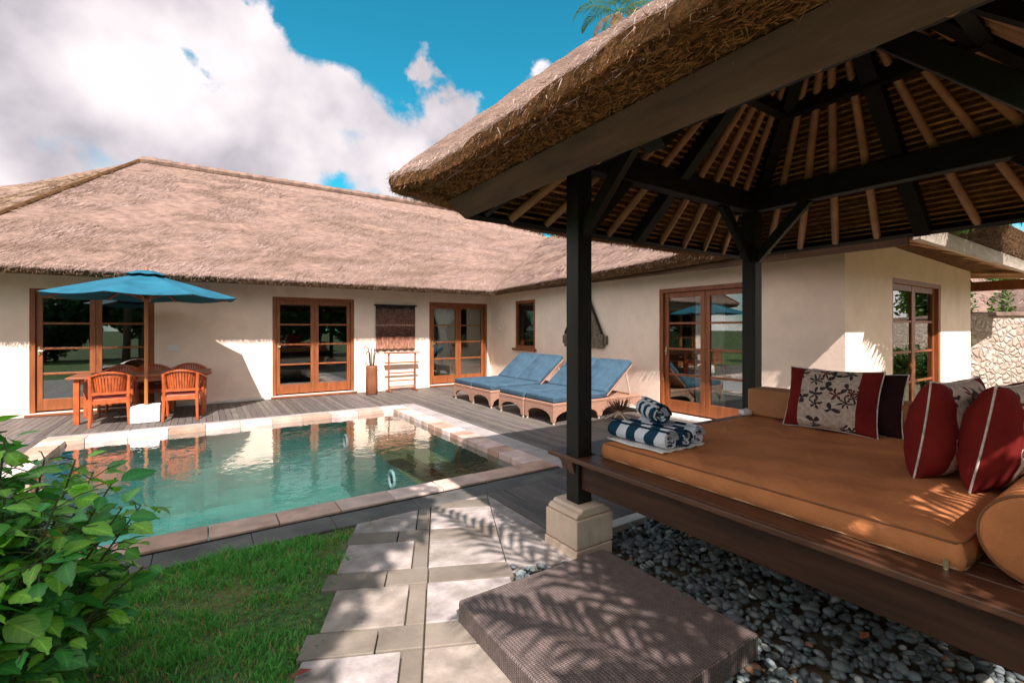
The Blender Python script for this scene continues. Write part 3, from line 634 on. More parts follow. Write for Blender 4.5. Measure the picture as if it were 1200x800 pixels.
curtain('curtain', 'white straight curtain hanging behind the door glass nearest the pavilion post', ((X2+.45, 5.0), (X2+.45, 4.45)), 2.3, .1)
b = thing('bed', 'white bed seen low behind the corner door glass', 'bed', (7.0, 13.2, .04))
mb = MB(); mb.box(-.9, .9, -1, 1, .12, .38); obj('bed_frame', mb, MAT['room_floor'], b, bevel=.02)
mb = MB(); mb.box(-.88, .88, -.98, .98, .382, .62); obj('bed_mattress', mb, MAT['linen'], b, bevel=.06)
b.location = (6.2, 13.0, .04)

# ikat textile on the long wall
t = thing('wall_textile', 'dark red and brown ikat textile hanging on the long wall above the towel rack', 'wall hanging', (3.97, Y1-.02, .99))
n, m_ = 40, 20; vs = [(-.5+i/n, -.012-.012*math.sin(i*.9+.2*j)*(.3+.7*(1-j/m_)), j/m_*1.08) for j in range(m_+1) for i in range(n+1)]
mb = MB(); mb.add(vs, [(j*(n+1)+i, j*(n+1)+i+1, (j+1)*(n+1)+i+1, (j+1)*(n+1)+i) for j in range(m_) for i in range(n)])
o = obj('cloth', mb, MAT['ikat'], t, smooth=True); md = o.modifiers.new('s', 'SOLIDIFY'); md.thickness = .006
mb = MB(); mb.tube([(-.54, -.02, 1.09), (.54, -.02, 1.09)], .018, 10); obj('hanging_rod', mb, MAT['wood_dark'], t)
mb = MB()
for i in range(60):
    x = -.49+i*.98/59; mb.bar((x, -.014, 0), (x+random.uniform(-.01, .01), -.016, -.05-random.random()*.02), .006, .003)
obj('cloth_fringe', mb, MAT['cane'], t)

# carved triangular panel on the side wall
t = thing('carved_panel', 'triangular carved dark wood panel on the side wall behind the front pavilion post', 'wall carving', (X2-.005, 7.33, 1.12), R(-90))
mb = MB(); mb.prism([(-.56, .28), (.56, .28), (.12, 1.12), (0, 1.30), (-.12, 1.12)], 1, -.05, 0); obj('triangle_board', mb, MAT['dark_wood_wall'], t, bevel=.012)
mb = MB(); mb.box(-.60, .60, -.07, 0, .0, .28); mb.box(-.68, -.60, -.05, 0, .07, .25); mb.box(.60, .68, -.05, 0, .07, .25); obj('base_board', mb, MAT['dark_wood_wall'], t, bevel=.015)
mb = MB(); mb.bar((-.57, -.06, .285), (-.02, -.06, 1.29), .035, .03); obj('edge_strip', mb, MAT['wood_dark'], t); mb = MB(); mb.bar((.57, -.06, .285), (.02, -.06, 1.29), .035, .03); obj('edge_strip', mb, MAT['wood_dark'], t)

# towel rack, pot with canes, dry plant
t = thing('towel_rack', 'empty brown wooden towel rack against the sunlit wall under the textile', 'towel rack', (4.02, 10.86, 0))
for s in (-.33, .33):
    mb = MB(); mb.box(s-.018, s+.018, -.014, .014, .05, .92); obj('post', mb, MAT['door_wood'], t, bevel=.004)
    mb = MB(); mb.box(s-.025, s+.025, -.15, .15, .0, .05); obj('foot', mb, MAT['door_wood'], t, bevel=.01)
for z, e, w in ((.91, .44, .10), (.68, .43, .03), (.43, .33, .022), (.25, .33, .022), (.06, .33, .03)):
    mb = MB(); mb.box(-e, e, -w/2, w/2, z, z+.028); obj('rail', mb, MAT['door_wood_h'], t, bevel=.005)
t = thing('cane_pot', 'tall narrow terracotta pot holding dark canes beside the towel rack', 'pot', (3.24, 10.72, 0))
mb = MB(); mb.lathe([(.115,0),(.13,.02),(.135,.3),(.125,.55),(.13,.62),(.118,.66),(.10,.66),(.095,.4)], 24); obj('pot_body', mb, MAT['terracotta'], t, smooth=True)
for k in range(5):
    a = k*1.3; mb = MB(); x, y = .05*math.cos(a), .05*math.sin(a); h = .85+.06*(k % 3)
    mb.tube([(x*.5, y*.5, .42), (x*1.3, y*1.3, h), (x*1.7, y*1.7, h+.10), (x*1.7+.05*math.cos(a), y*1.7+.05, h+.14), (x*1.7+.09*math.cos(a), y*1.7+.07, h+.08)], .011, 6); obj('cane', mb, MAT['cane'], t)
t = thing('dry_plant', 'small dry brown tuft on pale crossed sticks beside the nearest lounger', 'plant', (5.72, 5.42, 0))
mb = MB()
for k in range(120):
    a = random.random()*2*PI; r_ = random.random()**.5*.16; h = .22+random.random()*.14
    mb.bar((r_*.5*math.cos(a), r_*.5*math.sin(a), .17), (r_*1.3*math.cos(a), r_*1.3*math.sin(a), h), .014, .004)
obj('dry_tuft', mb, M_('dry_tuft', (.16,.075,.05), .9, .4, 20), t)
mb = MB()
for k in range(6):
    a = k*PI/3+.3; mb.tube([(-.05*math.cos(a), -.05*math.sin(a), .18), (.22*math.cos(a), .22*math.sin(a), .012)], .011, 6)
obj('crossed_sticks', mb, MAT['pale_wood'], t)

# ------------------------------------------------------------------ ground, pool, deck, path
PX0, PX1, PY0, PY1 = -1.55, 2.98, 4.20, 8.50          # water
CX0, CX1, CY0, CY1 = -1.80, 3.24, 3.95, 8.75          # outer edge of the coping
mb = MB(); G = 400; z = -.07
for x0, x1, y0, y1 in ((-G, CX0+.1, -G, G), (CX1-.1, G, -G, G), (CX0+.1, CX1-.1, -G, CY0+.1), (CX0+.1, CX1-.1, CY1-.1, G)):
    mb.add([(x0,y0,z),(x1,y0,z),(x1,y1,z),(x0,y1,z)], [(0,1,2,3)])
struct('ground', mb, MAT['ground'])
mb = MB(); mb.add([(-14,-7,-.025),(-3.4,-7,-.025),(1.28,3.66,-.025),(-14,3.66,-.025)], [(0,1,2,3)]); struct('lawn', mb, MAT['lawn'])
mb = MB(); mb.add([(-14,3.66,-.03),(-1.8-3.2,3.66,-.03),(-1.8-3.2,20,-.03),(-14,20,-.03)], [(0,1,2,3)]); struct('lawn', mb, MAT['lawn'])
mb = MB(); mb.add([(-3.6,-7,-.055),(6.7,-7,-.055),(6.7,3.66,-.055),(1.0,3.66,-.055)], [(0,1,2,3)]); struct('pebble_bed', mb, MAT['soil'])
mb = MB(); mb.add([(6.7,-7,-.05),(22,-7,-.05),(22,2.45,-.05),(6.7,2.45,-.05)], [(0,1,2,3)]); struct('garden_bed', mb, M_('garden_grass', (.20,.175,.10), .95, .4, 6, bs=.8, bscale=60))
FZ = -1.25; LX = 2.02
mb = MB(); mb.add([(PX0,PY0,FZ),(LX,PY0,FZ),(LX,PY1,FZ),(PX0,PY1,FZ)], [(0,1,2,3)]); struct('pool_floor', mb, MAT['pool_floor'])
mb = MB(); mb.add([(PX0,PY0,FZ),(PX1,PY0,FZ),(PX1,PY0,0),(PX0,PY0,0)], [(0,1,2,3)]); mb.add([(PX0,PY1,FZ),(PX1,PY1,FZ),(PX1,PY1,0),(PX0,PY1,0)], [(0,1,2,3)]); struct('pool_wall', mb, MAT['pool_wall_x'], fix=False)
mb = MB(); mb.add([(PX0,PY0,FZ),(PX0,PY1,FZ),(PX0,PY1,0),(PX0,PY0,0)], [(0,1,2,3)]); mb.add([(LX,PY0,FZ),(LX,PY1,FZ),(LX,PY1,-.25),(LX,PY0,-.25)], [(0,1,2,3)]); mb.add([(PX1,PY0,-.9),(PX1,PY1,-.9),(PX1,PY1,0),(PX1,PY0,0)], [(0,1,2,3)]); struct('pool_wall', mb, MAT['pool_wall_y'], fix=False)
mb = MB(); mb.box(LX+.003, 2.26, PY0+.002, PY1-.002, -.6, -.25); mb.box(2.26, PX1-.002, PY0+.002, PY1-.002, -.9, -.72); mb.box(2.62, PX1-.002, PY0+.003, PY1-.003, -.72, -.40); mb.box(2.32, 2.62, 6.9, PY1-.004, -.72, -.41)
struct('pool_ledge', mb, MAT['ledge'])
mb = MB(); mb.add([(PX0,PY0,-.055),(PX1,PY0,-.055),(PX1,PY1,-.055),(PX0,PY1,-.055)], [(0,1,2,3)]); struct('pool_water', mb, MAT['water'])
for (y, z, l) in ((5.80, -.42, 'white ring pool light low on the submerged ledge nearest the path'), (8.12, -.40, 'white ring pool light on the submerged ledge near the far pool edge')):
    t = thing('pool_light', l, 'pool light', (LX-.002, y, z), 0, 'ring lights under water')
    mb = MB(); mb.lathe([(.095,0),(.125,.0),(.125,.02),(.105,.03),(.07,.02),(.07,0)], 24); mb.v = [(-p[2], p[0], p[1]) for p in mb.v]; obj('ring', mb, MAT['pool_light'], t, smooth=True)
    mb = MB(); mb.lathe([(.068,.0),(.05,.012),(0.002,.014)], 20); mb.v = [(-p[2], p[0], p[1]) for p in mb.v]; obj('lens', mb, MAT['wood_dark'], t, smooth=True)
# coping tiles
mb = MB()
def ctile(x0, x1, y0, y1):
    g = .004; c = random.choice([(1.15,1.1,1.12),(1.35,1.42,1.5),(1,.95,.9),(.8,.66,.55),(1.25,1.25,1.25),(.95,.82,.72),(1.3,1.3,1.35)])
    mb.box(x0+g, x1-g, y0+g, y1-g, -.06, .012+random.uniform(0, .004), c)
n = 11; w = (CX1-CX0)/n
for i in range(n):
    ctile(CX0+i*w, CX0+(i+1)*w, CY0, PY0+.02); ctile(CX0+i*w, CX0+(i+1)*w, PY1-.02, CY1)
n = 16; w = (PY1-PY0-.04)/n
for i in range(n):
    ctile(CX0, PX0+.02, PY0+.02+i*w, PY0+.02+(i+1)*w); ctile(PX1-.02, CX1, PY0+.02+i*w, PY0+.02+(i+1)*w)
struct('pool_coping', mb, MAT['coping'], bevel=.006)
mb = MB(); mb.box(CX0-.01, CX1+.01, CY0-.02, CY0-.002, -.065, -.002); struct('pool_gutter', mb, MAT['wood_dark'])
# border strips and boards
mb = MB()
x = CX0
while x < 3.0: mb.box(x, min(x+.9, 3.235)-.006, CY1+.004, 8.95, -.06, 0); x += .9
y = 3.57
while y < 8.9: mb.box(CX1+.004, 3.545, y, min(y+1.1, 8.95)-.006, -.06, .0); y += 1.1
struct('deck_border', mb, MAT['deck_border'], bevel=.004)
def planks(x0, x1, y0, y1, w=.095):
    mb = MB(); n = round((x1-x0)/w); w = (x1-x0)/n
    for i in range(n):
        k = random.uniform(.72, 1.2); c = (k, k*random.uniform(.97, 1.03), k*random.uniform(.94, 1.05))
        j = y0
        while j < y1-.01:
            e = min(y1, j+random.uniform(1.6, 3.4)); e = y1 if y1-e < .5 else e
            mb.box(x0+i*w+.003, x0+(i+1)*w-.003, j+.001, e-.001, -.045, random.uniform(-.002, .001), c); j = e
    struct('timber_deck', mb, MAT['deck'])
planks(-6.5, 3.55, 8.955, 11.08); planks(3.55, 6.55, 3.58, 11.08); planks(3.55, 6.55, 2.62, 3.572); planks(2.155, 3.545, 2.62, 3.657); planks(-5.0, -1.81, 3.7, 8.95)
mb = MB(); mb.add([(-6.5,3.66,-.0565),(6.6,3.66,-.0565),(6.6,3.94,-.0565),(-6.5,3.94,-.0565)], [(0,1,2,3)]); mb.add([(2.1,2.6,-.054),(6.6,2.6,-.054),(6.6,3.66,-.054),(2.1,3.66,-.054)], [(0,1,2,3)]); mb.add([(CX1,3.9,-.055),(6.6,3.9,-.055),(6.6,11.2,-.055),(CX1,11.2,-.055)], [(0,1,2,3)]); mb.add([(-6.5,8.7,-.0555),(CX1,8.7,-.0555),(CX1,11.2,-.0555),(-6.5,11.2,-.0555)], [(0,1,2,3)])
struct('deck_base', mb, MAT['soil'])
mb = MB(); x = 2.42
while x < 6.5: mb.box(x, min(6.56, x+1.0)-.006, 2.50, 2.605, -.05, .005); x += 1.0
struct('kerb', mb, MAT['plinth'], bevel=.006)
# dark stone strip on the near side of the pool
mb = MB(); x = -4.9
while x < 3.2:
    w = random.uniform(.55, .8); k = random.uniform(.8, 1.25); mb.box(x, min(x+w, 3.54)-.004, 3.665, CY0-.022, -.06, -.004+random.uniform(-.002, .002), (k,k,k)); x += w
struct('stone_strip', mb, MAT['andesite'], bevel=.004)
# garden path: pale slabs framed by dark strips, set at an angle to the pool
PO = Vector((1.093, 2.679, 0)); E1 = Vector((.42, .9075, 0)).normalized(); E2 = Vector((E1.y, -E1.x, 0))
PM = Matrix(((E2.x, E1.x, 0, PO.x), (E2.y, E1.y, 0, PO.y), (0, 0, 1, 0), (0, 0, 0, 1)))
pale = MB(); dark = MB()
def clip_poly(mb, poly, z0, z1, col):
    """clip a slab in plan at the stone strip (y < 3.66) and at the step's deck (x < 2.15 beyond y 2.62)"""
    def cut(ps, f):
        out = []
        for i in range(len(ps)):
            a, b = ps[i], ps[(i+1) % len(ps)]; fa, fb = f(a), f(b)
            if fa <= 0: out.append(a)
            if fa*fb < 0: t = fa/(fa-fb); out.append((a[0]+(b[0]-a[0])*t, a[1]+(b[1]-a[1])*t))
        return out
    ps = cut(poly, lambda p: p[1]-3.66); ps = cut(ps, lambda p: p[0]-2.15)
    if len(ps) >= 3: mb.prism(ps, 2, z0, z1, col)
def slab(mb, a0, a1, b0, b1, col, z=0.):
    g = .004; poly = [PM@Vector(p) for p in ((a0+g, b0+g, 0), (a1-g, b0+g, 0), (a1-g, b1-g, 0), (a0+g, b1-g, 0))]
    clip_poly(mb, [(p.x, p.y) for p in poly], -.05, z, col)
PITCH = .57; zz = lambda: random.uniform(-.006, .0)
for k in range(-6, 4):
    b = k*PITCH; g = random.uniform(.85, 1.15)
    for a0, a1 in ((-.52, -.17), (-.17, .055), (.055, .557)) if k != 0 else ((-.55, -.19), (-.19, .06), (.06, .58)):
        g = random.uniform(.95, 1.3)
        slab(dark, a0, a1, b-.085, b+.10, (g*1.7, g*1.5, g*1.32), zz())
    slab(dark, -.045, .055, b+.10, b+PITCH-.085, (g*1.6, g*1.4, g*1.22), zz())
    for a0, a1 in ((-.47+random.uniform(-.05, .03), -.045), (.055, .557)):
        c = random.choice([(1,.98,.98),(1.12,1.08,1.1),(.95,.88,.8),(1.05,1,.98)])
        if k >= 1:
            m_ = random.uniform(.25, .4); slab(pale, a0, a1, b+.10, b+m_, c, zz()); slab(pale, a0, a1, b+m_, b+PITCH-.085, tuple(x*.93 for x in c), zz())
        else: slab(pale, a0, a1, b+.10, b+PITCH-.085, c, zz())
    if k >= 0:
        slab(pale, .553, 1.5, b+(.02 if k == 0 else -.085), b+PITCH-.09, (1.0,.97,.95), zz())
struct('path', pale, MAT['paving'], bevel=.006); struct('path_strip', dark, MAT['andesite'], bevel=.004)
def path_ab(x, y):
    q = np.stack([np.asarray(x)-PO.x, np.asarray(y)-PO.y], -1); return q@np.array([E2.x, E2.y]), q@np.array([E1.x, E1.y])

# grass: short blades in tufts
n = 140000
gx = rng.uniform(-2.1, 1.35, n); gy = rng.uniform(.9, 3.70, n)
a_, b_ = path_ab(gx, gy)
edge = -.50+.05*np.sin(b_*9)+.04*np.sin(b_*23+1)
patch = .7*np.sin(gx*17+3*np.sin(gy*6))*np.sin(gy*19+2*np.sin(gx*8))+np.sin(gx*3.1+1.3*np.sin(gy*2.3))*np.sin(gy*3.7+gx*1.7)+.5*np.sin(gx*9+gy*7)*np.sin(gy*11-gx*5)
keep = (a_ < edge+rng.normal(0, .012, n)) & (gy < 3.655+.02*np.sin(gx*7)+rng.normal(0, .01, n)) & (rng.random(n) < np.clip(.66+.45*patch, .2, 1))
gx, gy, pt = gx[keep], gy[keep], patch[keep]; n = len(gx)
hh = rng.uniform(.018, .055, n)*np.clip(.9+.45*pt, .4, 1.5); ww_ = rng.uniform(.002, .005, n); an = rng.uniform(0, 2*PI, n); ln = rng.uniform(.1, 1.1, n); la = rng.uniform(0, 2*PI, n)
base = np.stack([gx, gy, np.full(n, -.026)], 1); sd = np.stack([np.cos(an), np.sin(an), np.zeros(n)], 1)*ww_[:, None]
mid = base+np.stack([np.cos(la)*ln*hh*.35, np.sin(la)*ln*hh*.35, hh*.62], 1); tip = base+np.stack([np.cos(la)*ln*hh, np.sin(la)*ln*hh, hh], 1)
V = np.stack([base-sd, base+sd, mid-sd*.8, mid+sd*.8, tip], 1).reshape(-1, 3)
o5 = np.arange(n)[:, None]*5; Fc = np.concatenate([o5+np.array([[0,1,3]]), o5+np.array([[0,3,2]]), o5+np.array([[2,3,4]])])
t = rng.random((n, 1)); col = np.array([.07,.28,.065])+(np.array([.18,.45,.11])-np.array([.07,.28,.065]))*t
dry = (rng.random(n) < np.clip(.13-.22*pt, .04, .55)); col[dry] = np.array([.42,.31,.14])*rng.uniform(.6, 1.1, (dry.sum(), 1))
o = obj('grass', np_mesh('grass', V, Fc, np.repeat(col, 5, 0)), MAT['grass']); o['kind'] = 'stuff'

# pebbles
def ico(sub=1):
    bm = bmesh.new(); bmesh.ops.create_icosphere(bm, subdivisions=sub, radius=1); v = np.array([tuple(p.co) for p in bm.verts]); f = np.array([[q.index for q in p.verts] for p in bm.faces]); bm.free(); return v, f
iv, if_ = ico(2)
ST = (1.10, 2.12, 1.15, 2.15)                           # the step's plan
n = 13500
px_ = rng.uniform(1.15, 5.6, n); py_ = rng.uniform(-.75, 2.52, n); a_, b_ = path_ab(px_, py_)
keep = ~((a_ < .59) & (b_ > -2.2)) & ~((b_ > .02) & (px_ < 2.15) & (a_ > .55) & (py_ > 2.0) & (px_ < 2.02+(py_-2.3)*.2)) & ~((px_ > ST[0]+.03) & (px_ < ST[1]-.03) & (py_ > ST[2]+.03) & (py_ < ST[3]-.03)) & ~((px_ < 2.38) & (px_ > 2.0) & (py_ > 2.26)) & ~((py_ > 2.46))
keep &= (px_ < 3.9) | (rng.random(n) < .35)
px_, py_ = px_[keep], py_[keep]; n = len(px_)
rad = rng.uniform(.011, .026, n)*np.where(rng.random(n) < .10, 1.4, 1)
pz_ = -.05+rng.random(n)**.8*.05
V = np.repeat(iv[None], n, 0)*np.stack([rad*rng.uniform(.9, 1.5, n), rad*rng.uniform(.75, 1.1, n), rad*rng.uniform(.45, .75, n)], 1)[:, None, :]
lump = 1+.10*np.sin(iv[None]*rng.uniform(1.5, 3, (n, 1, 3))+rng.uniform(0, 6, (n, 1, 3))).sum(2, keepdims=True)/1.7; V = V*lump
tl = rng.normal(0, .35, (n, 1)); c, s = np.cos(tl), np.sin(tl); V = np.stack([V[..., 0]*c-V[..., 2]*s, V[..., 1], V[..., 0]*s+V[..., 2]*c], -1)
yw = rng.uniform(0, 2*PI, (n, 1)); c, s = np.cos(yw), np.sin(yw); V = np.stack([V[..., 0]*c-V[..., 1]*s, V[..., 0]*s+V[..., 1]*c, V[..., 2]], -1)
V = V+np.stack([px_, py_, pz_], 1)[:, None, :]
g = rng.uniform(.35, 1.25, (n, 1)); pc = g*np.array([[.92,1.0,1.0]])*rng.uniform(.93, 1.07, (n, 3))
lt = rng.random(n) < .05; pc[lt] = rng.uniform(1.5, 2.6, (lt.sum(), 1))*np.array([[1,.95,.86]])
br = rng.random(n) < .02; pc[br] = np.array([[2.1,1.0,.55]])
near_path = path_ab(px_, py_)[0] < .78; pc[near_path & (py_ > 2.1)] *= 1.9
Fc = (if_[None]+(np.arange(n)*len(iv))[:, None, None]).reshape(-1, 3)
o = obj('pebbles', np_mesh('pebbles', V.reshape(-1, 3), Fc, np.repeat(pc, len(iv), 0), smooth=True), MAT['pebbles']); o['kind'] = 'stuff'
mb = MB(); mb.add([(0,0,.0),(.05,.02,.012),(.11,0,.004),(.05,-.028,.016)], [(0,1,2,3)]); mb.v = [tuple(Vector(p)*.8+Vector((2.62,.93,.02))) for p in mb.v]
o = tag(obj('fallen_leaf', mb, M_('fallen_leaf', (.42,.13,.04), .7, .3, 30)), 'small curled orange fallen leaf lying on the dark pebbles', 'leaf'); o.modifiers.new('s', 'SOLIDIFY').thickness = .002

mb = MB(); mb.add([(0,0,.0),(.06,.025,.016),(.12,0,.004),(.06,-.03,.02)], [(0,1,2,3)]); lp = gpt0 = PO+E2*(-.50)+E1*(-.78); mb.v = [tuple(Vector(p)*.7+Vector((lp.x, lp.y, .012))) for p in mb.v]
o = tag(obj('fallen_leaf', mb, M_('red_leaf', (.22,.05,.03), .7, .3, 30)), 'small dark red fallen leaf at the lawn edge beside the path', 'leaf'); o.modifiers.new('s', 'SOLIDIFY').thickness = .002

# ------------------------------------------------------------------ pavilion
PC = (3.30, 1.33); HX, HY = 1.74, 1.62; ZE, ZA = 2.30, 3.85
pav = thing('garden_pavilion', 'dark wood garden pavilion with thatched pyramid roof and raised daybed platform', 'pavilion', (0,0,0))
XA, XB, YN, YF = 2.19, 4.40, .20, 2.45; PW = .063
for x in (XA, XB):
    for y in (YF, YN):
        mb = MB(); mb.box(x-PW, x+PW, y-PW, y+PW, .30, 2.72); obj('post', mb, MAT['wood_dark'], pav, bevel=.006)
        mb = MB(); mb.box(x-.165, x+.165, y-.165, y+.165, .055, .245); mb.box(x-.172, x+.155, y-.17, y+.172, -.06, .05)
        mb.prism([(x-.155, .249), (x+.155, .249), (x+.155, .265), (x+.135, .285), (x+.115, .285), (x+.10, .305), (x-.10, .305), (x-.115, .285), (x-.135, .285), (x-.155, .265)], 1, y-.152, y+.152)
        o = obj('post_base', mb, MAT['basestone'], pav, bevel=.013, seg=3)
zb0, zb1 = 2.61, 2.79
for (a, b_) in (((XA, YN), (XA, YF)), ((XB, YN), (XB, YF)), ((XA, YF), (XB, YF)), ((XA, YN), (XB, YN))):
    mb = MB(); xx = abs(a[0]-b_[0]) > .1
    if xx: mb.box(a[0]-.15, b_[0]+.15, a[1]-.05, a[1]+.05, zb0, zb1)
    else: mb.box(a[0]-.053, a[0]+.053, a[1]-.15, b_[1]+.15, zb0+.004, zb1+.004)
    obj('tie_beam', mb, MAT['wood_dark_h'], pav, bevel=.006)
for x, sx in ((XA, 1), (XB, -1)):
    for y, sy in ((YF, -1), (YN, 1)):
        for dx, dy in ((sx, 0), (0, sy)):
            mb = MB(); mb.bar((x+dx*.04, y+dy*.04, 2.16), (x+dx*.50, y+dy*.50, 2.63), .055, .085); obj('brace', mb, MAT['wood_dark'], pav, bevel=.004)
def inner(u, v):           # point on the inner roof: u,v in -1..1 of the half sizes
    k = max(abs(u), abs(v)); return Vector((PC[0]+u*HX, PC[1]+v*HY, ZA-(ZA-ZE)*k))
sides = [((-1,-1),(-1,1)), ((-1,1),(1,1)), ((1,1),(1,-1)), ((1,-1),(-1,-1))]
for (a, b_) in sides:      # tilted fascia boards, mitred at the corners
    def cor(c, e, z): return (PC[0]+c[0]*(HX+e), PC[1]+c[1]*(HY+e), z)
    mb = MB(); vs = []
    for c in (a, b_): vs += [cor(c, 0, 2.285), cor(c, .10, 2.415), cor(c, .055, 2.44), cor(c, -.045, 2.31)]
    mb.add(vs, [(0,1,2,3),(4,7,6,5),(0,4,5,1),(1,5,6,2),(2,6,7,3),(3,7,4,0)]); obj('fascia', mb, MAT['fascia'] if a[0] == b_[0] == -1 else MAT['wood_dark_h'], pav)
for u, v in ((-1,-1),(-1,1),(1,1),(1,-1)):
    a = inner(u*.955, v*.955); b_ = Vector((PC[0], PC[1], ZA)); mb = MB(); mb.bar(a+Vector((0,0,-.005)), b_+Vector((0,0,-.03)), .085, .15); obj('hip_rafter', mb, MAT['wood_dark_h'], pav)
off = [.33, .66, .98, 1.30]
for axis in (0, 1):
    for s in (-1, 1):
        hw = HY if axis == 0 else HX; hr = HX if axis == 0 else HY
        def P(t, k, dz=0):      # t: offset along the eave, k: 0 at eave .. 1 at apex
            q = (PC[0]+s*HX*(1-k), PC[1]+t, ZE+(ZA-ZE)*k+dz) if axis == 0 else (PC[0]+t, PC[1]+s*HY*(1-k), ZE+(ZA-ZE)*k+dz)
            return Vector(q)
        mb = MB(); mb.bar(P(0, .02, -.02), P(0, .97, -.02), .10, .11, up=(1,0,0) if axis == 0 else (0,1,0)); obj('mid_rafter', mb, MAT['wood_dark_h'], pav)
        for o_ in off:
            for t in (o_*hw/1.62, -o_*hw/1.62):
                mb = MB(); r0 = .029*random.uniform(.9, 1.1); w_ = random.uniform(-.012, .012)
                mb.tube([P(t*(1-k)+w_*math.sin(k*PI), k, .0) for k in (.015, .3, .6, .93)], [r0, r0*.97, r0*.92, r0*.85], 9); obj('bamboo_rafter', mb, MAT['bamboo'], pav, smooth=True)
mb = MB()
for axis in (0, 1):
    for s in (-1, 1):
        N_ = 44
        for i in range(N_):
            k = (i+.5)/N_; hw = (HY if axis == 0 else HX)*(1-k); z = ZE+(ZA-ZE)*k+.045
            if axis == 0: a, b_ = (PC[0]+s*HX*(1-k), PC[1]-hw, z), (PC[0]+s*HX*(1-k), PC[1]+hw, z)
            else: a, b_ = (PC[0]-hw, PC[1]+s*HY*(1-k), z), (PC[0]+hw, PC[1]+s*HY*(1-k), z)
            m_ = 6; g = random.uniform(.6, 1.3)
            for j in range(m_):
                p0 = Vector(a).lerp(Vector(b_), j/m_); p1 = Vector(a).lerp(Vector(b_), (j+1)/m_); g2 = g*random.uniform(.7, 1.25)
                mb.bar(p0, p1, .017, .012, col=(g2, g2*.95, g2*.85))
obj('reed_lining', mb, MAT['lining'], pav, fix=False)
kc = .36; q = .02
for a, b_ in sides:
    p0 = Vector((PC[0]+a[0]*HX*kc, PC[1]+a[1]*HY*kc, 3.25)); p1 = Vector((PC[0]+b_[0]*HX*kc, PC[1]+b_[1]*HY*kc, 3.25)); mb = MB(); mb.bar(p0, p1, .07, .10); obj('collar_beam', mb, MAT['wood_dark_h'], pav)
# thatch: underside, cut edge, top
OX, OY = 2.07, 2.09; OCX = 3.345; ZO0, ZO1, ZP = 2.375, 2.445, 4.24
def oc(c, z, e=0):
    return Vector((PC[0]+c[0]*(OX+e), PC[1]+c[1]*(OY+e), z))
def ring_pts(z, e, rr=.14, lift=0):
    """rounded rectangle"""
    pts = []
    for (cu, cv) in ((-1,-1),(1,-1),(1,1),(-1,1)):
        cx, cy = OCX+cu*(OX+e-rr), PC[1]+cv*(OY+e-rr); a0 = math.atan2(cv, cu)-PI/4
        for i in range(9): a = a0+PI/2*i/8; pts.append(Vector((cx+rr*math.cos(a), cy+rr*math.sin(a), z+lift)))
        nx = {0:1,1:2,2:3,3:0}
    out = []
    for i in range(len(pts)):
        a, b_ = pts[i], pts[(i+1) % len(pts)]; n_ = 46 if (b_-a).length > .5 else 1
        for j in range(n_): out.append(a.lerp(b_, j/n_))
    for i, q in enumerate(out):          # the front edge rides higher over its fascia
        out[i] = q+Vector((0, 0, .125*min(1, max(0, (OCX-q.x)/OX*1.6-.6))))
    for i, q in enumerate(out):          # the corners sweep outwards and up a little
        for (cu, cv) in ((-1,-1),(1,-1),(1,1),(-1,1)):
            q = out[i]; c = Vector((OCX+cu*OX, PC[1]+cv*OY, q.z)); f = max(0, 1-(q-c).length/1.0)**2; out[i] = out[i]+Vector((cu*.15*f, cv*.10*f, .07*f))
    return out
RT = ring_pts(ZO1, 0); RL = ring_pts(ZO0, -.015)
n = len(RT); mb = MB(); vs = []; r_ = np.random.default_rng(5)
wob = r_.normal(0, .010, n); wob = (wob+np.roll(wob, 1)+np.roll(wob, -1))/1.6
apex = Vector((PC[0], PC[1], ZP)); rows = 26
def top_pt(p, k):      # slightly swollen slope
    q = p.lerp(apex, k); q.z += .055*math.sin(PI*min(1, k*1.0))**.8*(1 if k < .98 else 0); return q
for j in range(rows+1):
    k = j/rows*.985
    for i in range(n):
        q = top_pt(RT[i], k); q.z += wob[i]*(1-k) + float(r_.normal(0, .008))*(0 < j < rows); vs.append(q)
fs = [(j*n+i, j*n+(i+1) % n, (j+1)*n+(i+1) % n, (j+1)*n+i) for j in range(rows) for i in range(n)]
fs.append(tuple(rows*n+i for i in range(n)))
mb.add(vs, fs); proof = obj('thatch_roof', mb, MAT['thatch'], pav, fix=False)
mb = MB(); vs = [RT[i]+Vector((0,0,wob[i])) for i in range(n)]+[RL[i]+Vector((0,0,wob[i]*.6)) for i in range(n)]
ri = []
for p in RL:
    u = max(-1, min(1, (p.x-PC[0])/HX)); v = max(-1, min(1, (p.y-PC[1])/HY)); ri.append(Vector((PC[0]+u*(HX+.09), PC[1]+v*(HY+.09), 2.425)))
vs += ri
vs += [Vector((PC[0]+(p.x-PC[0])*.97, PC[1]+(p.y-PC[1])*.97, 2.44)) for p in ri]
vs += [Vector((PC[0], PC[1], ZA+.10))]
fs = [(j*n+i, j*n+(i+1) % n, (j+1)*n+(i+1) % n, (j+1)*n+i) for j in range(3) for i in range(n)]+[(3*n+i, 3*n+(i+1) % n, 4*n) for i in range(n)]
mb.add(vs, fs); obj('thatch_underside', mb, MAT['thatch_dark'], proof, fix=False)
qd = []
C4 = {c: Vector((OCX+c[0]*(OX-.05), PC[1]+c[1]*(OY-.05), ZO1+.03)) for c in ((-1,-1),(-1,1),(1,1),(1,-1))}
for a, b_ in sides:
    m1 = C4[a].lerp(apex, .45)+Vector((0,0,.055)); m2 = C4[b_].lerp(apex, .45)+Vector((0,0,.055))
    qd += [(C4[a], C4[b_], m2, m1), (m1, m2, apex+Vector((0.001,0,0)), apex)]
ncol2 = ((.40,.22,.11),(.25,.13,.06),(.11,.06,.03))
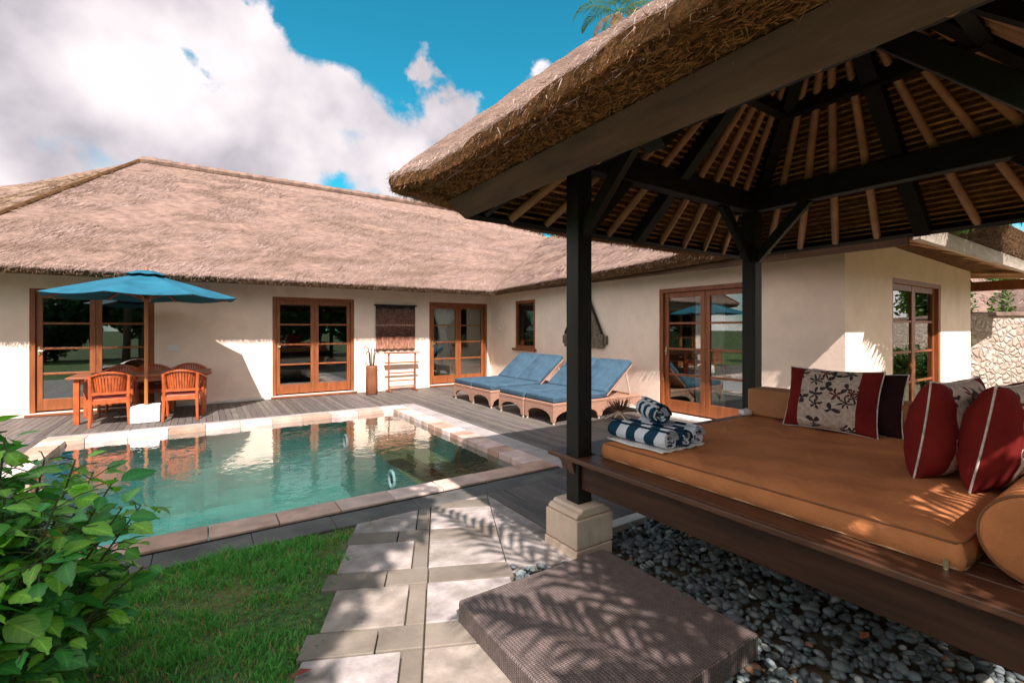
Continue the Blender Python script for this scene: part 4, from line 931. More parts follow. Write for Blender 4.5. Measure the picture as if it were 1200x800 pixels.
pcol = ((.31,.21,.17),(.53,.38,.32),(.16,.10,.07))
st = [straw_arrays(qd, 5200, .16, .0065, .22, .45, cols=pcol)]
ed = []
RTn = len(RT)
for i in range(0, RTn):
    p, q2 = RT[i], RT[(i+1) % RTn]; e = (q2-p).normalized(); o_ = Vector((e.y, -e.x, 0)); 
    if o_.dot(p-Vector((PC[0], PC[1], p.z))) < 0: o_ = -o_
    ed.append((p+Vector((0,0,.01)), q2+Vector((0,0,.01)), o_))
fcol = ((.55,.40,.33),(.80,.62,.53),(.30,.20,.14)); st.append(fringe_arrays(ed, 1500, .065, .006, .3, fcol)); st.append(fringe_arrays(ed, 14, .13, .008, .05, fcol))
# bristly cut face below the top layer: straw ends, and the combed underside
ed2 = [(p-Vector((0,0,.07)), q2-Vector((0,0,.07)), o_) for p, q2, o_ in ed]
st.append(fringe_arrays(ed2, 900, .035, .006, .12, ncol2))
VV = []; CC = []
nn = 42000
ii = rng.integers(0, n, nn); tt = rng.random((nn, 1)); RLa = np.array(RL); ria = np.array(ri)
p = RLa[ii]+(ria[ii]-RLa[ii])*tt; nxt = np.array(RL)[(ii+1) % n]; e = nxt-RLa[ii]; e /= np.linalg.norm(e, axis=1, keepdims=True)
o_ = RLa[ii]-ria[ii]; o_ /= np.linalg.norm(o_, axis=1, keepdims=True)
ax = o_*rng.normal(.25, .25, (nn, 1))+e*rng.normal(0, 1, (nn, 1))+np.array([0,0,-1])*np.abs(rng.normal(0, .22, (nn, 1))); ax /= np.linalg.norm(ax, axis=1, keepdims=True)
ls = rng.uniform(.018, .055, (nn, 1)); wd = np.cross(ax, [0,0,1])*.0045+np.array([0,0,1])*rng.normal(0, .0015, (nn, 1))
p = p+e*rng.random((nn, 1))*.08; p[:, 2] -= .002
VV = np.stack([p-wd, p+wd, p+ax*ls], 1).reshape(-1, 3)
c0, c1, c2 = [np.array(x) for x in ((.48,.215,.09),(.28,.12,.05),(.11,.05,.024))]; col = c0+(c1-c0)*rng.random((nn, 1)); col = np.where(rng.random((nn, 1)) < .25, c2, col)
st.append((VV, np.repeat(col, 3, 0)))
obj('straw', tri_mesh('straw', st), MAT['straw'], proof)
# daybed platform: boards, apron beams, brackets
PXF, PXB_, PYF, PYN = 2.09, 4.60, 2.68, .0; PZ = .625
MAT['wood_apron'] = M_('wood_apron', (.045,.019,.010), .6, .45, 3, (9,.7,9), bs=.12, bscale=20, spec=.25)
def board(x0, x1, y0, y1, name='platform_board'):
    mb = MB(); mb.box(x0, x1, y0, y1, PZ-.032, PZ); return obj(name, mb, MAT['wood_bed'], pav, bevel=.006)
notch = [(PXF, PYF)]
mb = MB(); mb.box(PXF, XA-PW-.002, PYN, PYF, PZ-.032, PZ); obj('edge_board', mb, MAT['wood_bed'], pav, bevel=.006)
mb = MB(); mb.box(XA-PW+.0, XA+PW+.03, YN+PW+.004, YF-PW-.004, PZ-.032, PZ-.001); obj('platform_board', mb, MAT['wood_bed'], pav, bevel=.005)
mb = MB(); mb.box(XA-PW+.0, XA+PW+.03, YF+PW+.004, PYF, PZ-.032, PZ-.001); obj('platform_board', mb, MAT['wood_bed'], pav, bevel=.005)
x = XA+PW+.034
while x < PXB_-.05:
    mb = MB(); mb.box(x, min(x+.15, PXB_)-.006, PYN, PYF, PZ-.032, PZ-.0005*random.random()); obj('platform_board', mb, MAT['wood_bed'], pav, bevel=.005); x += .15
for x in (XA, XB):
    mb = MB(); mb.box(x-.035, x+.035, YN+PW, YF-PW, .405, .575); obj('apron_beam', mb, MAT['wood_apron'], pav, bevel=.006)
for y in (YF, YN):
    mb = MB(); mb.box(XA+PW, XB-PW, y-.035, y+.035, .405, .575); obj('apron_beam', mb, MAT['wood_apron'], pav, bevel=.006)
for i in range(6):
    y = .45+i*.36; mb = MB(); mb.box(PXF+.03, XB+.1, y-.03, y+.03, .577, .593); obj('joist', mb, MAT['wood_bed'], pav, bevel=.004)
mb = MB(); y0 = YF+PW
mb.prism([(y0, .592), (PYF-.03, .592), (PYF-.035, .565), (PYF-.07, .545), (PYF-.085, .50), (y0+.05, .475), (y0, .43)], 0, XA-.03, XA+.03); obj('bracket', mb, MAT['wood_bed'], pav, bevel=.004)
mb = MB(); x0 = XA-PW
mb.prism([(x0, .592), (PXF+.01, .592), (PXF+.012, .57), (x0-.02, .545), (x0, .50)], 1, YF-.03, YF+.03); obj('bracket', mb, MAT['wood_bed'], pav, bevel=.003)

# ------------------------------------------------------------------ on the daybed
def soft_box(x0, x1, y0, y1, z0, z1, r, nx, ny, amp=.004, seed=0):
    """rounded, slightly uneven cushion"""
    bm = bmesh.new(); bmesh.ops.create_cube(bm, size=1)
    for v in bm.verts: v.co = Vector(((x0+x1)/2+v.co.x*(x1-x0), (y0+y1)/2+v.co.y*(y1-y0), (z0+z1)/2+v.co.z*(z1-z0)))
    bmesh.ops.bevel(bm, geom=bm.edges[:], offset=r, segments=3, affect='EDGES', profile=.6)
    me = bpy.data.meshes.new('cushion'); bm.to_mesh(me); bm.free()
    me.polygons.foreach_set('use_smooth', [True]*len(me.polygons)); return me
MX0, MX1, MYN, MYF, MZ = 2.28, 4.28, .50, 2.30, .745
mt = thing('daybed_mattress', 'wide orange brown canvas mattress on the pavilion platform', 'mattress', (0,0,0))
def mattress_mesh():
    nx, ny = 120, 110; vs = []; r_ = .03; rr = np.random.default_rng(3)
    crs = []
    for _ in range(15):
        cx, cy = rr.uniform(MX0+.1, MX1-.2), rr.uniform(MYN+.05, MYF-.1); an = rr.uniform(0, PI); crs.append((cx, cy, math.cos(an), math.sin(an), rr.uniform(.08, .28), rr.uniform(.012, .03), rr.uniform(-.007, .008), rr.uniform(-1.5, 1.5)))
    def crease(x, y):
        q = 0
        for cx, cy, c, s_, l, w, a, k in crs:
            u = (x-cx)*c+(y-cy)*s_; v = -(x-cx)*s_+(y-cy)*c-k*u*u; q += a*math.exp(-(v/w)**2-(u/l)**2)
        return q
    def wr(x, y): return crease(x, y)+ .006*math.sin(x*7+2*math.sin(y*3))*math.sin(y*5+x*2)+.004*math.sin(x*17+y*9)+.004*math.sin(y*23-x*5+3*math.sin(x*4))
    mb = MB()
    def P(u, v):
        x = MX0+(MX1-MX0)*u; y = MYN+(MYF-MYN)*v
        d = min(x-MX0, MX1-x, y-MYN, MYF-y); k = min(1, d/.10)
        return (x, y, MZ-.022*(1-k)**2+wr(x, y)*k)
    top = [P(i/nx, j/ny) for j in range(ny+1) for i in range(nx+1)]
    mb.add(top, [(j*(nx+1)+i, j*(nx+1)+i+1, (j+1)*(nx+1)+i+1, (j+1)*(nx+1)+i) for j in range(ny) for i in range(nx)])
    per = [(i/nx, 0) for i in range(nx)]+[(1, j/ny) for j in range(ny)]+[(1-i/nx, 1) for i in range(nx)]+[(0, 1-j/ny) for j in range(ny)]
    m_ = len(per); rings = []
    for k, (dz, e) in enumerate(((0., 0), (.03, .012), (.06, .016), (.09, .010), (.0995, 0))):
        for (u, v) in per:
            x, y, z = P(u, v); ox = -1 if u == 0 else (1 if u == 1 else 0); oy = -1 if v == 0 else (1 if v == 1 else 0)
            ww = .004*math.sin((x+y)*31)*(k in (1, 2, 3))
            rings.append((x+ox*(e+ww), y+oy*(e+ww), MZ-.022-dz if k else z))
    mb.add(rings, [(k*m_+i, k*m_+(i+1) % m_, (k+1)*m_+(i+1) % m_, (k+1)*m_+i) for k in range(4) for i in range(m_)])
    return mb
obj('cover', mattress_mesh(), MAT['canvas'], mt, smooth=True)
def loop_pipe(z, e, r_, mat, nm):
    mb = MB(); c = .03; pts = []
    for cx, cy, a0 in ((MX0-e+c, MYN-e+c, PI), (MX1+e-c, MYN-e+c, 1.5*PI), (MX1+e-c, MYF+e-c, 0), (MX0-e+c, MYF+e-c, .5*PI)):
        for i in range(5): a = a0+i*PI/8; pts.append((cx+c*math.cos(a), cy+c*math.sin(a), z))
    pts.append(pts[0]); mb.tube(pts, r_, 6, cap=False); obj(nm, mb, mat, mt, smooth=True)
loop_pipe(MZ-.022, .003, .0045, MAT['piping'], 'piping'); loop_pipe(MZ-.114, .006, .005, MAT['piping_l'], 'piping')
mb = MB(); mb.box(MX0-.022, MX0-.016, MYN+.03, MYN+.045, MZ-.125, MZ-.085); mb.tube([(MX0-.02, MYN+.0375, MZ-.12), (MX0-.028, MYN+.034, MZ-.15)], .006, 6); obj('zip_pull', mb, MAT['brass'], mt)
# long back cushion
bc = thing('back_cushion', 'long tan box cushion along the back of the daybed', 'cushion', (0,0,0))
obj('cushion_body', soft_box(4.0, 4.27, .46, 2.27, MZ+.004, MZ+.235, .022, 1, 1), MAT['canvas2'], bc)
# bolster across the near end
bo = thing('bolster', 'round orange brown bolster cushion lying across the near end of the daybed', 'bolster', (0,0,0))
by, bz, br_ = .315, PZ+.158, .157
mb = MB(); n = 40; prof = [(2.325, .0), (2.318, .08), (2.32, .135), (2.332, .152), (2.36, br_), (2.8, br_+.002), (3.5, br_), (3.96, br_), (3.99, .14), (4.0, 0)]
vs = [(x, by+r_*math.cos(2*PI*k/n), bz+r_*math.sin(2*PI*k/n)*(1 if math.sin(2*PI*k/n) > 0 else .985)) for x, r_ in prof for k in range(n)]
mb.add(vs, [(i*n+k, i*n+(k+1) % n, (i+1)*n+(k+1) % n, (i+1)*n+k) for i in range(len(prof)-1) for k in range(n)]); obj('bolster_cover', mb, MAT['canvas'], bo, smooth=True)
mb = MB(); mb.tube([(2.333, by+.153*math.cos(2*PI*k/n), bz+.153*math.sin(2*PI*k/n)) for k in range(n+1)], .0055, 6, cap=False); obj('piping', mb, MAT['piping'], bo, smooth=True)

def pillow(label, w, h, t, M, mat='batik', rope=True, plain=False):
    """local: x across, z up from the bottom edge, -y is the front"""
    n = 28; VV = []; PCs = []; F_ = []
    th = thing('throw_pillow', label, 'pillow', (0,0,0))
    def outl(u, v):
        x = w/2*u*(1-.07*(1-v*v)*abs(u)**2); z = h/2*v*(1-.08*(1-u*u)*abs(v)**2); return x, z
    for side in (1, -1):
        b0 = len(VV)
        for j in range(n+1):
            for i in range(n+1):
                u = math.sin((i/n-.5)*PI); v = math.sin((j/n-.5)*PI); x, z = outl(u, v)
                d = (max(0, 1-u**2)*max(0, 1-v**2))**.42
                y = -side*t/2*d*(1-.12*v)+.006*math.sin(u*9+v*3)*d+.004*math.sin(v*14+u*5)*d
                VV.append((x, y, z+h/2)); PCs.append((x, z, 1.0 if side > 0 else 0.0))
        for j in range(n):
            for i in range(n):
                q = (b0+j*(n+1)+i, b0+j*(n+1)+i+1, b0+(j+1)*(n+1)+i+1, b0+(j+1)*(n+1)+i); F_.append(q if side > 0 else q[::-1])
    me = bpy.data.meshes.new('pillow_cover'); me.from_pydata(VV, [], F_); me.update(); a = me.attributes.new('pc', 'FLOAT_VECTOR', 'POINT')
    for i, p in enumerate(PCs): a.data[i].vector = p
    me.polygons.foreach_set('use_smooth', [True]*len(F_))
    o = obj('pillow_cover', me, MAT[mat], th)
    pts = []
    for i in range(33): pts.append((math.sin((i/32-.5)*PI), -1))
    for i in range(1, 33): pts.append((1, math.sin((i/32-.5)*PI)))
    for i in range(1, 33): pts.append((-math.sin((i/32-.5)*PI), 1))
    for i in range(1, 33): pts.append((-1, -math.sin((i/32-.5)*PI)))
    mb = MB(); mb.tube([(outl(u, v)[0]*1.006, 0, outl(u, v)[1]*1.006+h/2) for u, v in pts], .0048, 6, cap=False); obj('piping', mb, MAT['white_rope'], th, smooth=True)
    th.matrix_world = M; return th
def PMx(loc, yaw, lean=0, roll=0):
    return Matrix.Translation(loc)@Matrix.Rotation(yaw, 4, 'Z')@Matrix.Rotation(lean, 4, 'X')@Matrix.Rotation(roll, 4, 'Y')
# front (-y local) towards -X world for the pale pillow: yaw -90 deg
pillow('pale batik pillow with burgundy ends leaning on the back cushion', .62, .47, .17, PMx((3.84, 1.575, MZ+.0), R(-90), R(-16)))
pillow('dark pillow almost hidden behind the pale batik pillow', .60, .45, .15, PMx((3.955, 1.46, MZ+.0), R(-90), R(-14)), 'night')
pillow('burgundy pillow seen edge on, the further of the pair by the bolster', .56, .50, .28, PMx((3.25, .80, MZ), R(-6), R(8)))
pillow('burgundy pillow seen edge on, the nearer of the pair by the bolster', .58, .51, .28, PMx((3.24, .60, MZ), R(-4), R(10)))

# towels
def towel_roll(label, R_, length, M, turns=3.3, navy=(.012,.05,.085), white=(.68,.68,.72), stripe=.085, phase=0, group='rolled striped towels on the daybed'):
    th = thing('towel_roll', label, 'towel', (0,0,0), 0, group); mb = MB(); N_ = int(turns*30); t = .0095; r0 = .012
    nseg = max(2, round(length/stripe)); sub = 3
    k = (R_-t/2-r0)/(turns*2*PI)
    rs = np.random.default_rng(int(R_*1e5+length*1e4+phase*10)); wob = rs.normal(0, .0012, N_+1)
    cross = []; inn = (rs.random(80) < .42).astype(int)
    for i in range(N_+1):
        a = turns*2*PI*i/N_; r_ = r0+k*a+wob[i]; sq = 1-.07*max(0, -math.sin(a))
        cross.append((math.cos(a)*r_, math.sin(a)*r_*sq, a))
    for si in range(nseg):
        for q in range(sub):
            y0 = -length/2+length*(si+q/sub)/nseg; y1 = -length/2+length*(si+(q+1)/sub)/nseg
            for i in range(N_):
                a = cross[i][2]; last = turns*2*PI-a < 2*PI
                am = (a % (2*PI)); band = 1 if (.35*PI < am < .80*PI) else 0
                par = (si+phase) % 2 if last else inn[int(a*2.2)]
                c = navy if par else white; vs = []
                for y in (y0, y1):
                    yy = y+.004*math.sin(3*a+y*20)+.045*((a % (2*PI))/PI-1)*(abs(y) < length/2-.001)
                    for ii in (i, i+1):
                        x, z, aa = cross[ii]; nx, nz = math.cos(aa), math.sin(aa)
                        vs += [(x+nx*t/2*.8, yy, z+nz*t/2*.8), (x-nx*t/2*.8, yy, z-nz*t/2*.8)]
                fs = [(0,2,6,4),(1,5,7,3)]
                if si == 0 and q == 0: fs.append((0,1,3,2))
                if si == nseg-1 and q == sub-1: fs.append((4,6,7,5))
                if i == N_-1: fs.append((2,3,7,6))
                mb.add(vs, fs, c)
    obj('towel_cloth', mb, MAT['towel'], th, fix=False, smooth=True); th.matrix_world = M; return th
tz = MZ+.008
for x, y, r_, ln, ph, l in ((2.375, 2.065, .067, .47, 0, 'navy and white striped towel roll lying along the mattress edge, below the top roll'), (2.515, 2.045, .060, .45, 1, 'navy and white striped towel roll lying in the middle of the bottom three'), (2.65, 2.06, .065, .46, 0, 'navy and white striped towel roll lying furthest back of the bottom three')):
    towel_roll(l, r_, ln, Matrix.Translation((x, y, tz+r_)), phase=ph)
towel_roll('navy and white striped towel roll stacked on top of the other rolls', .073, .34, Matrix.Translation((2.53, 2.10, tz+.197))@Matrix.Rotation(R(-32), 4, 'Z'), phase=1, stripe=.06)
mb = MB(); n = 24; vs = [(2.30+.42*i/n, 1.83+.46*j/8, MZ+.012+.004*math.sin(i*1.1+j)) for j in range(9) for i in range(n+1)]; mb.add(vs, [(j*(n+1)+i, j*(n+1)+i+1, (j+1)*(n+1)+i+1, (j+1)*(n+1)+i) for j in range(8) for i in range(n)])
o = tag(obj('folded_towel', mb, MAT['linen'], smooth=True), 'flat white towel laid under the striped towel rolls', 'towel'); o.modifiers.new('s', 'SOLIDIFY').thickness = .008
mb = MB(); mb.lathe([(.0,0),(.05,0),(.06,.02),(.05,.045),(.02,.05)], 12); mb.v = [(3.98+p[0]*1.2+.01*math.sin(p[1]*90), 2.33-.06+p[1]*.8, MZ+p[2]+.006*math.sin(p[0]*120)) for p in mb.v]
tag(obj('white_cloth', mb, MAT['linen'], smooth=True), 'small crumpled white cloth at the end of the back cushion', 'cloth')

# woven step in front of the pavilion
stp = thing('rattan_step', 'low square dark woven rattan step on the pebbles in front of the pavilion', 'step', (1.61, 1.65, 0))
mb = MB(); mb.box(-.515, .515, -.5, .5, -.01, .105); obj('woven_top', mb, MAT['rattan_dark'], stp, bevel=.012, seg=3)
mb = MB()
for sx in (-.45, .45):
    for sy in (-.43, .43): mb.box(sx-.03, sx+.03, sy-.03, sy+.03, -.055, -.012)
obj('feet', mb, MAT['wood_dark'], stp)

# ------------------------------------------------------------------ sun loungers
def make_lounger():
    t = thing('sun_lounger', 'x', 'sun lounger', (0,0,0), 0, 'wicker sun loungers in two pairs along the side wall'); w = .385; Ln = 2.0
    mb = MB(); mb.box(0, Ln, -w, w, .285, .335); obj('wicker_frame', mb, MAT['wicker'], t, bevel=.012)
    def arch(l, n=12):      # side panel outline (x,z) with an arch cut between its feet
        p = [(0, .284), (0, .045), (.045, .045)]
        for i in range(n+1):
            a = PI*i/n; p.append((l/2-(l/2-.05)*math.cos(a), .06+.155*math.sin(a)**.8))
        return p+[(l-.045, .045), (l, .045), (l, .284)]
    for sy in (-1, 1):
        for k in range(2):
            mb = MB(); mb.prism([(k*Ln/2+x*.5*Ln, z) for x, z in [(q[0], q[1]) for q in arch(1.0)]], 1, sy*w-(.03 if sy > 0 else 0), sy*w+(.03 if sy < 0 else 0)); obj('side_panel', mb, MAT['wicker'], t)
    for xx in (0, Ln-.03):
        mb = MB(); mb.prism([(-w+.031+x*(2*w-.062), z) for x, z in arch(1.0)], 0, xx+.001, xx+.03); obj('end_panel', mb, MAT['wicker'], t)
    for xx in (.03, Ln/2, Ln-.03):
        for sy in (-1, 1):
            mb = MB(); mb.tube([(xx, sy*(w-.03), 0), (xx, sy*(w-.03), .06)], [.017, .024], 10); obj('leg', mb, MAT['pale_wood'], t)
    hx = 1.17
    obj('seat_cushion', soft_box(.01, hx, -w+.005, w-.005, .337, .435, .028, 1, 1), MAT['cushion_blue'], t)
    bk = obj('backrest_cushion', soft_box(0, .82, -w+.005, w-.005, .0, .09, .028, 1, 1), MAT['cushion_blue'], t); bk.location = (hx+.0, 0, .375); bk.rotation_euler = (0, R(-39), 0)
    for z_ in (.395,):
        mb = MB(); mb.tube([(.012, -w+.02, z_), (.012, w-.02, z_), (.03, w-.004, z_), (hx-.02, w-.004, z_)], .004, 5); mb.tube([(.03, -w+.004, z_), (hx-.02, -w+.004, z_)], .004, 5); obj('piping', mb, MAT['cushion_blue'], t)
    mb = MB(); mb.box(0, .80, -w+.01, w-.01, -.03, -.002); bf = obj('backrest_frame', mb, MAT['wicker'], t, bevel=.008); bf.location = (hx, 0, .375); bf.rotation_euler = (0, R(-39), 0)
    mb = MB()
    for sy in (-1, 1): mb.tube([(hx+.52, sy*.33, .70), (hx+.62, sy*.33, .34)], .014, 8)
    mb.tube([(hx+.62, -.33, .345), (hx+.62, .33, .345)], .012, 8); obj('prop_stay', mb, MAT['pale_wood'], t)
    return t
lo = make_lounger()
spots = [(4.54, 8.73, 'blue cushioned wicker lounger furthest away, nearest the corner door'), (4.53, 7.93, 'blue cushioned wicker lounger on the near side of the far pair'),
         (4.53, 6.87, 'blue cushioned wicker lounger on the far side of the near pair, partly behind the post'), (4.55, 6.07, 'blue cushioned wicker lounger nearest to the pavilion, its side towards the viewer')]
for i, (x, y, l) in enumerate(spots): place(lo if i == 0 else copy_tree(lo), (x, y, 0), 0, l)

# ------------------------------------------------------------------ dining set and parasol
def make_chair():
    t = thing('garden_chair', 'x', 'chair', (0,0,0), 0, 'reddish teak barrel chairs round the dining table'); T = MAT['teak']
    mb = MB(); mb.box(-.26, .26, -.22, .25, .40, .425); obj('seat', mb, T, t, bevel=.008)
    mb = MB(); mb.box(-.24, .24, -.21, .235, .427, .455); obj('seat_pad', mb, M_('seat_pad', (.22,.035,.028), .8, .2, 6) if 'seat_pad' not in bpy.data.materials else bpy.data.materials['seat_pad'], t, bevel=.012)
    for x, y in ((-.25, .24), (.25, .24), (-.22, -.23), (.22, -.23)):
        mb = MB(); b_ = y < 0; mb.tube([(x*(1.06 if b_ else 1), y*(1.16 if b_ else 1.02), 0), (x, y, .40), (x*1.05, y*(1.08), .66 if not b_ else .78)], [.020, .026, .022], 8); obj('leg', mb, T, t)
    rail = []
    for i in range(25):
        a = PI*(-.02+1.04*i/24); x = .30*math.cos(a); s = math.sin(a); y = -.02-.27*s+(.26*(1-s)**1.5)
        rail.append((x, y, .655+.175*max(0, s)**1.3))
    mb = MB(); n = len(rail); vs = []
    for i, p in enumerate(rail):
        a = Vector(rail[max(0, i-1)]); b_ = Vector(rail[min(n-1, i+1)]); d = (b_-a).normalized(); sd = d.cross(Vector((0,0,1))).normalized()
        for ox, oz in ((-.032, -.014), (.032, -.014), (.032, .014), (-.032, .014)): vs.append(Vector(p)+sd*ox+Vector((0,0,oz)))
    mb.add(vs, [(i*4+k, i*4+(k+1) % 4, (i+1)*4+(k+1) % 4, (i+1)*4+k) for i in range(n-1) for k in range(4)]+[(0,1,2,3), tuple((n-1)*4+k for k in range(4))]); obj('arm_rail', mb, T, t, bevel=.004)
    mb = MB()
    for i in range(3, 22, 1):
        if i % 1: continue
        p = rail[i]; b_ = (p[0]*.80, max(-.225, p[1]*.84), .50); mb.bar((p[0]*.99, p[1], p[2]-.005), b_, .028, .012, up=(p[0]+.001, p[1], 0))
    obj('back_slats', mb, T, t)
    mb = MB(); mb.bar((-.25, -.232, .505), (.25, -.232, .505), .03, .04); mb.bar((-.25, .245, .375), (.25, .245, .375), .024, .06); mb.bar((-.235, -.23, .375), (.235, -.23, .375), .024, .06); mb.bar((-.25, -.22, .375), (-.25, .24, .375), .024, .06); mb.bar((.25, -.22, .375), (.25, .24, .375), .024, .06); obj('seat_frame', mb, T, t)
    return t
ch = make_chair()
for i, (x, y, rz, l) in enumerate([(-1.22, 9.68, R(4), 'reddish teak barrel chair with its back to the pool, left of the parasol pole'), (-.28, 9.58, R(-6), 'reddish teak barrel chair with its back to the pool, right of the parasol pole'),
        (-1.22, 10.72, R(178), 'teak barrel chair behind the table at its left, facing the pool'), (-.78, 10.86, R(186), 'teak barrel chair half hidden by the parasol pole on the far side of the table'), (-.22, 10.78, R(181), 'dark teak barrel chair behind the table at its right, facing the pool')]):
    place(ch if i == 0 else copy_tree(ch), (x, y, 0), rz, l)
tb = thing('dining_table', 'long reddish wooden dining table by the glazed door, chairs pushed in around it', 'table', (-.82, 10.22, 0))
mb = MB()
for i in range(6): mb.box(-.95, .95, -.46+i*.1535, -.46+(i+1)*.1535-.006, .715, .745)
obj('tabletop', mb, MAT['teak_dark'], tb, bevel=.004)
mb = MB(); mb.box(-.82, .82, -.38, -.35, .63, .713); mb.box(-.82, .82, .35, .38, .63, .713); mb.box(-.85, -.82, -.38, .38, .63, .713); mb.box(.82, .85, -.38, .38, .63, .713); obj('table_frame', mb, MAT['teak_dark'], tb)
for x in (-.83, .83):
    for y in (-.37, .37): mb = MB(); mb.box(x-.036, x+.036, y-.036, y+.036, 0, .713); obj('leg', mb, MAT['teak'], tb, bevel=.006)
um = thing('parasol', 'blue canvas parasol on a wooden pole over the dining table', 'parasol', (-.77, 9.60, 0))
mb = MB(); mb.tube([(0, 0, .2), (0, 0, 2.40)], .026, 14); obj('pole', mb, MAT['pole_wood'], um)
zr, za, ru = 2.02, 2.40, 1.30
K = 8; ang = [2*PI*k/K+PI/8+.12 for k in range(K)]; mb = MB(); m_ = 8; sub = 6; vs = []
for j in range(m_+1):
    f = .05+.95*j/m_
    for k in range(K):
        for q in range(sub):
            a0, a1 = ang[k], ang[k]+2*PI/K; u = q/sub
            x = ((1-u)*math.cos(a0)+u*math.cos(a1))*ru*f; y = ((1-u)*math.sin(a0)+u*math.sin(a1))*ru*f
            vs.append((x, y, za-(za-zr)*f**1.08-.035*math.sin(PI*u)*f))
nn = K*sub
mb.add(vs, [(j*nn+i, j*nn+(i+1) % nn, (j+1)*nn+(i+1) % nn, (j+1)*nn+i) for j in range(m_) for i in range(nn)])
o = obj('canopy', mb, MAT['umbrella'], um, fix=False); md = o.modifiers.new('s', 'SOLIDIFY'); md.thickness = .006
mb = MB(); vs = []
for j, (r_, z) in enumerate(((.0, 2.455), (.12, 2.44), (.27, 2.385))):
    for k in range(16): vs.append((r_*math.cos(ang[0]+PI*k/8)+.0001*k, r_*math.sin(ang[0]+PI*k/8), z-(.015 if k % 2 and j == 2 else 0)))
mb.add(vs, [(j*16+i, j*16+(i+1) % 16, (j+1)*16+(i+1) % 16, (j+1)*16+i) for j in range(2) for i in range(16)]); o = obj('vent_cap', mb, MAT['umbrella'], um, fix=False); o.modifiers.new('s', 'SOLIDIFY').thickness = .005
for a in ang:
    c, s = math.cos(a), math.sin(a)
    mb = MB(); mb.bar((.04*c, .04*s, za-.05), (ru*.985*c, ru*.985*s, zr-.004), .02, .026); obj('rib', mb, MAT['teak_dark'], um)
    mb = MB(); mb.bar((.045*c, .045*s, 1.99), (.62*c, .62*s, za-.05-(za-zr)*.40), .018, .024); obj('strut', mb, MAT['teak_dark'], um)
mb = MB(); mb.lathe([(.055, 1.95), (.062, 1.97), (.062, 2.02), (.05, 2.04)], 16); obj('runner', mb, MAT['teak_dark'], um)
mb = MB(); mb.lathe([(.025, 2.38), (.05, 2.40), (.05, 2.44), (.03, 2.47), (.012, 2.50)], 14); obj('finial', mb, MAT['teak_dark'], um)
mb = MB(); mb.prism([(-.19, .0), (.19, .0), (.19, .20), (.15, .27), (-.15, .27), (-.19, .20)], 0, -.19, .19); mb.v = [(p[0], p[1], p[2]) for p in mb.v]; obj('base_block', mb, MAT['white_conc'], um, bevel=.02, seg=3)

# ------------------------------------------------------------------ plants
def frond_mesh_arrays(base, dirh, elev, length, droop, nleaf=34, leaf=.55, lw=.035, col=(.06,.14,.03), dry=False, seed=0, vee=.35, sag=.5):
    """feather palm frond: curved rachis with leaflets in two rows"""
    r_ = np.random.default_rng(seed); pts = []; p = np.array(base, float); h = np.array([math.cos(dirh), math.sin(dirh), 0]); n = 20
    for i in range(n+1):
        pts.append(p.copy()); e = elev-droop*(i/n)**1.4; p = p+(h*math.cos(e)+np.array([0,0,1])*math.sin(e))*length/n
    pts = np.array(pts); V = []; F_ = []; C_ = []
    side = np.array([-h[1], h[0], 0])
    def tri(a, b, c, cc): k = len(V); V.extend([a, b, c]); F_.append((k, k+1, k+2)); C_.extend([cc]*3)
    for i in range(n):
        w = .018*(1-i/n)+.004; up = np.array([0,0,w])
        for s in (side, np.array([0,0,1.])):
            tri(pts[i]-s*w, pts[i]+s*w, pts[i+1], np.array(col)*1.3); tri(pts[i+1]-s*w, pts[i]+s*w, pts[i+1]+s*w, np.array(col)*1.3)
    for i in range(nleaf):
        u = .14+.86*i/(nleaf-1); q = u*n; k = min(n-1, int(q)); b = pts[k]+(pts[k+1]-pts[k])*(q-k); d = pts[k+1]-pts[k]; d /= np.linalg.norm(d)
        up = np.cross(side, d); up = up*(1 if up[2] > 0 else -1)
        ll = leaf*(math.sin(PI*min(1, .18+.80*u))**.7)*r_.uniform(.85, 1.1)
        for s in (-1, 1):
            a = R(62-34*u)+r_.normal(0, .06); ld = d*math.cos(a)+side*s*math.sin(a)+up*(vee-.6*dry)+np.array([0,0,-.05]); ld /= np.linalg.norm(ld)
            mid = b+ld*ll*.5; tip = b+ld*ll*.97+np.array([0,0,-1])*ll*sag*r_.uniform(.6, 1.2); wv = np.cross(ld, up); wv = wv/np.linalg.norm(wv)*lw/2*r_.uniform(.8, 1.1)
            cc = np.array(col)*r_.uniform(.7, 1.35)
            tri(b-wv*.4, b+wv*.4, mid+wv, cc); tri(b-wv*.4, mid+wv, mid-wv, cc); tri(mid-wv, mid+wv, tip, cc)
    return np.array(V), np.array(C_)
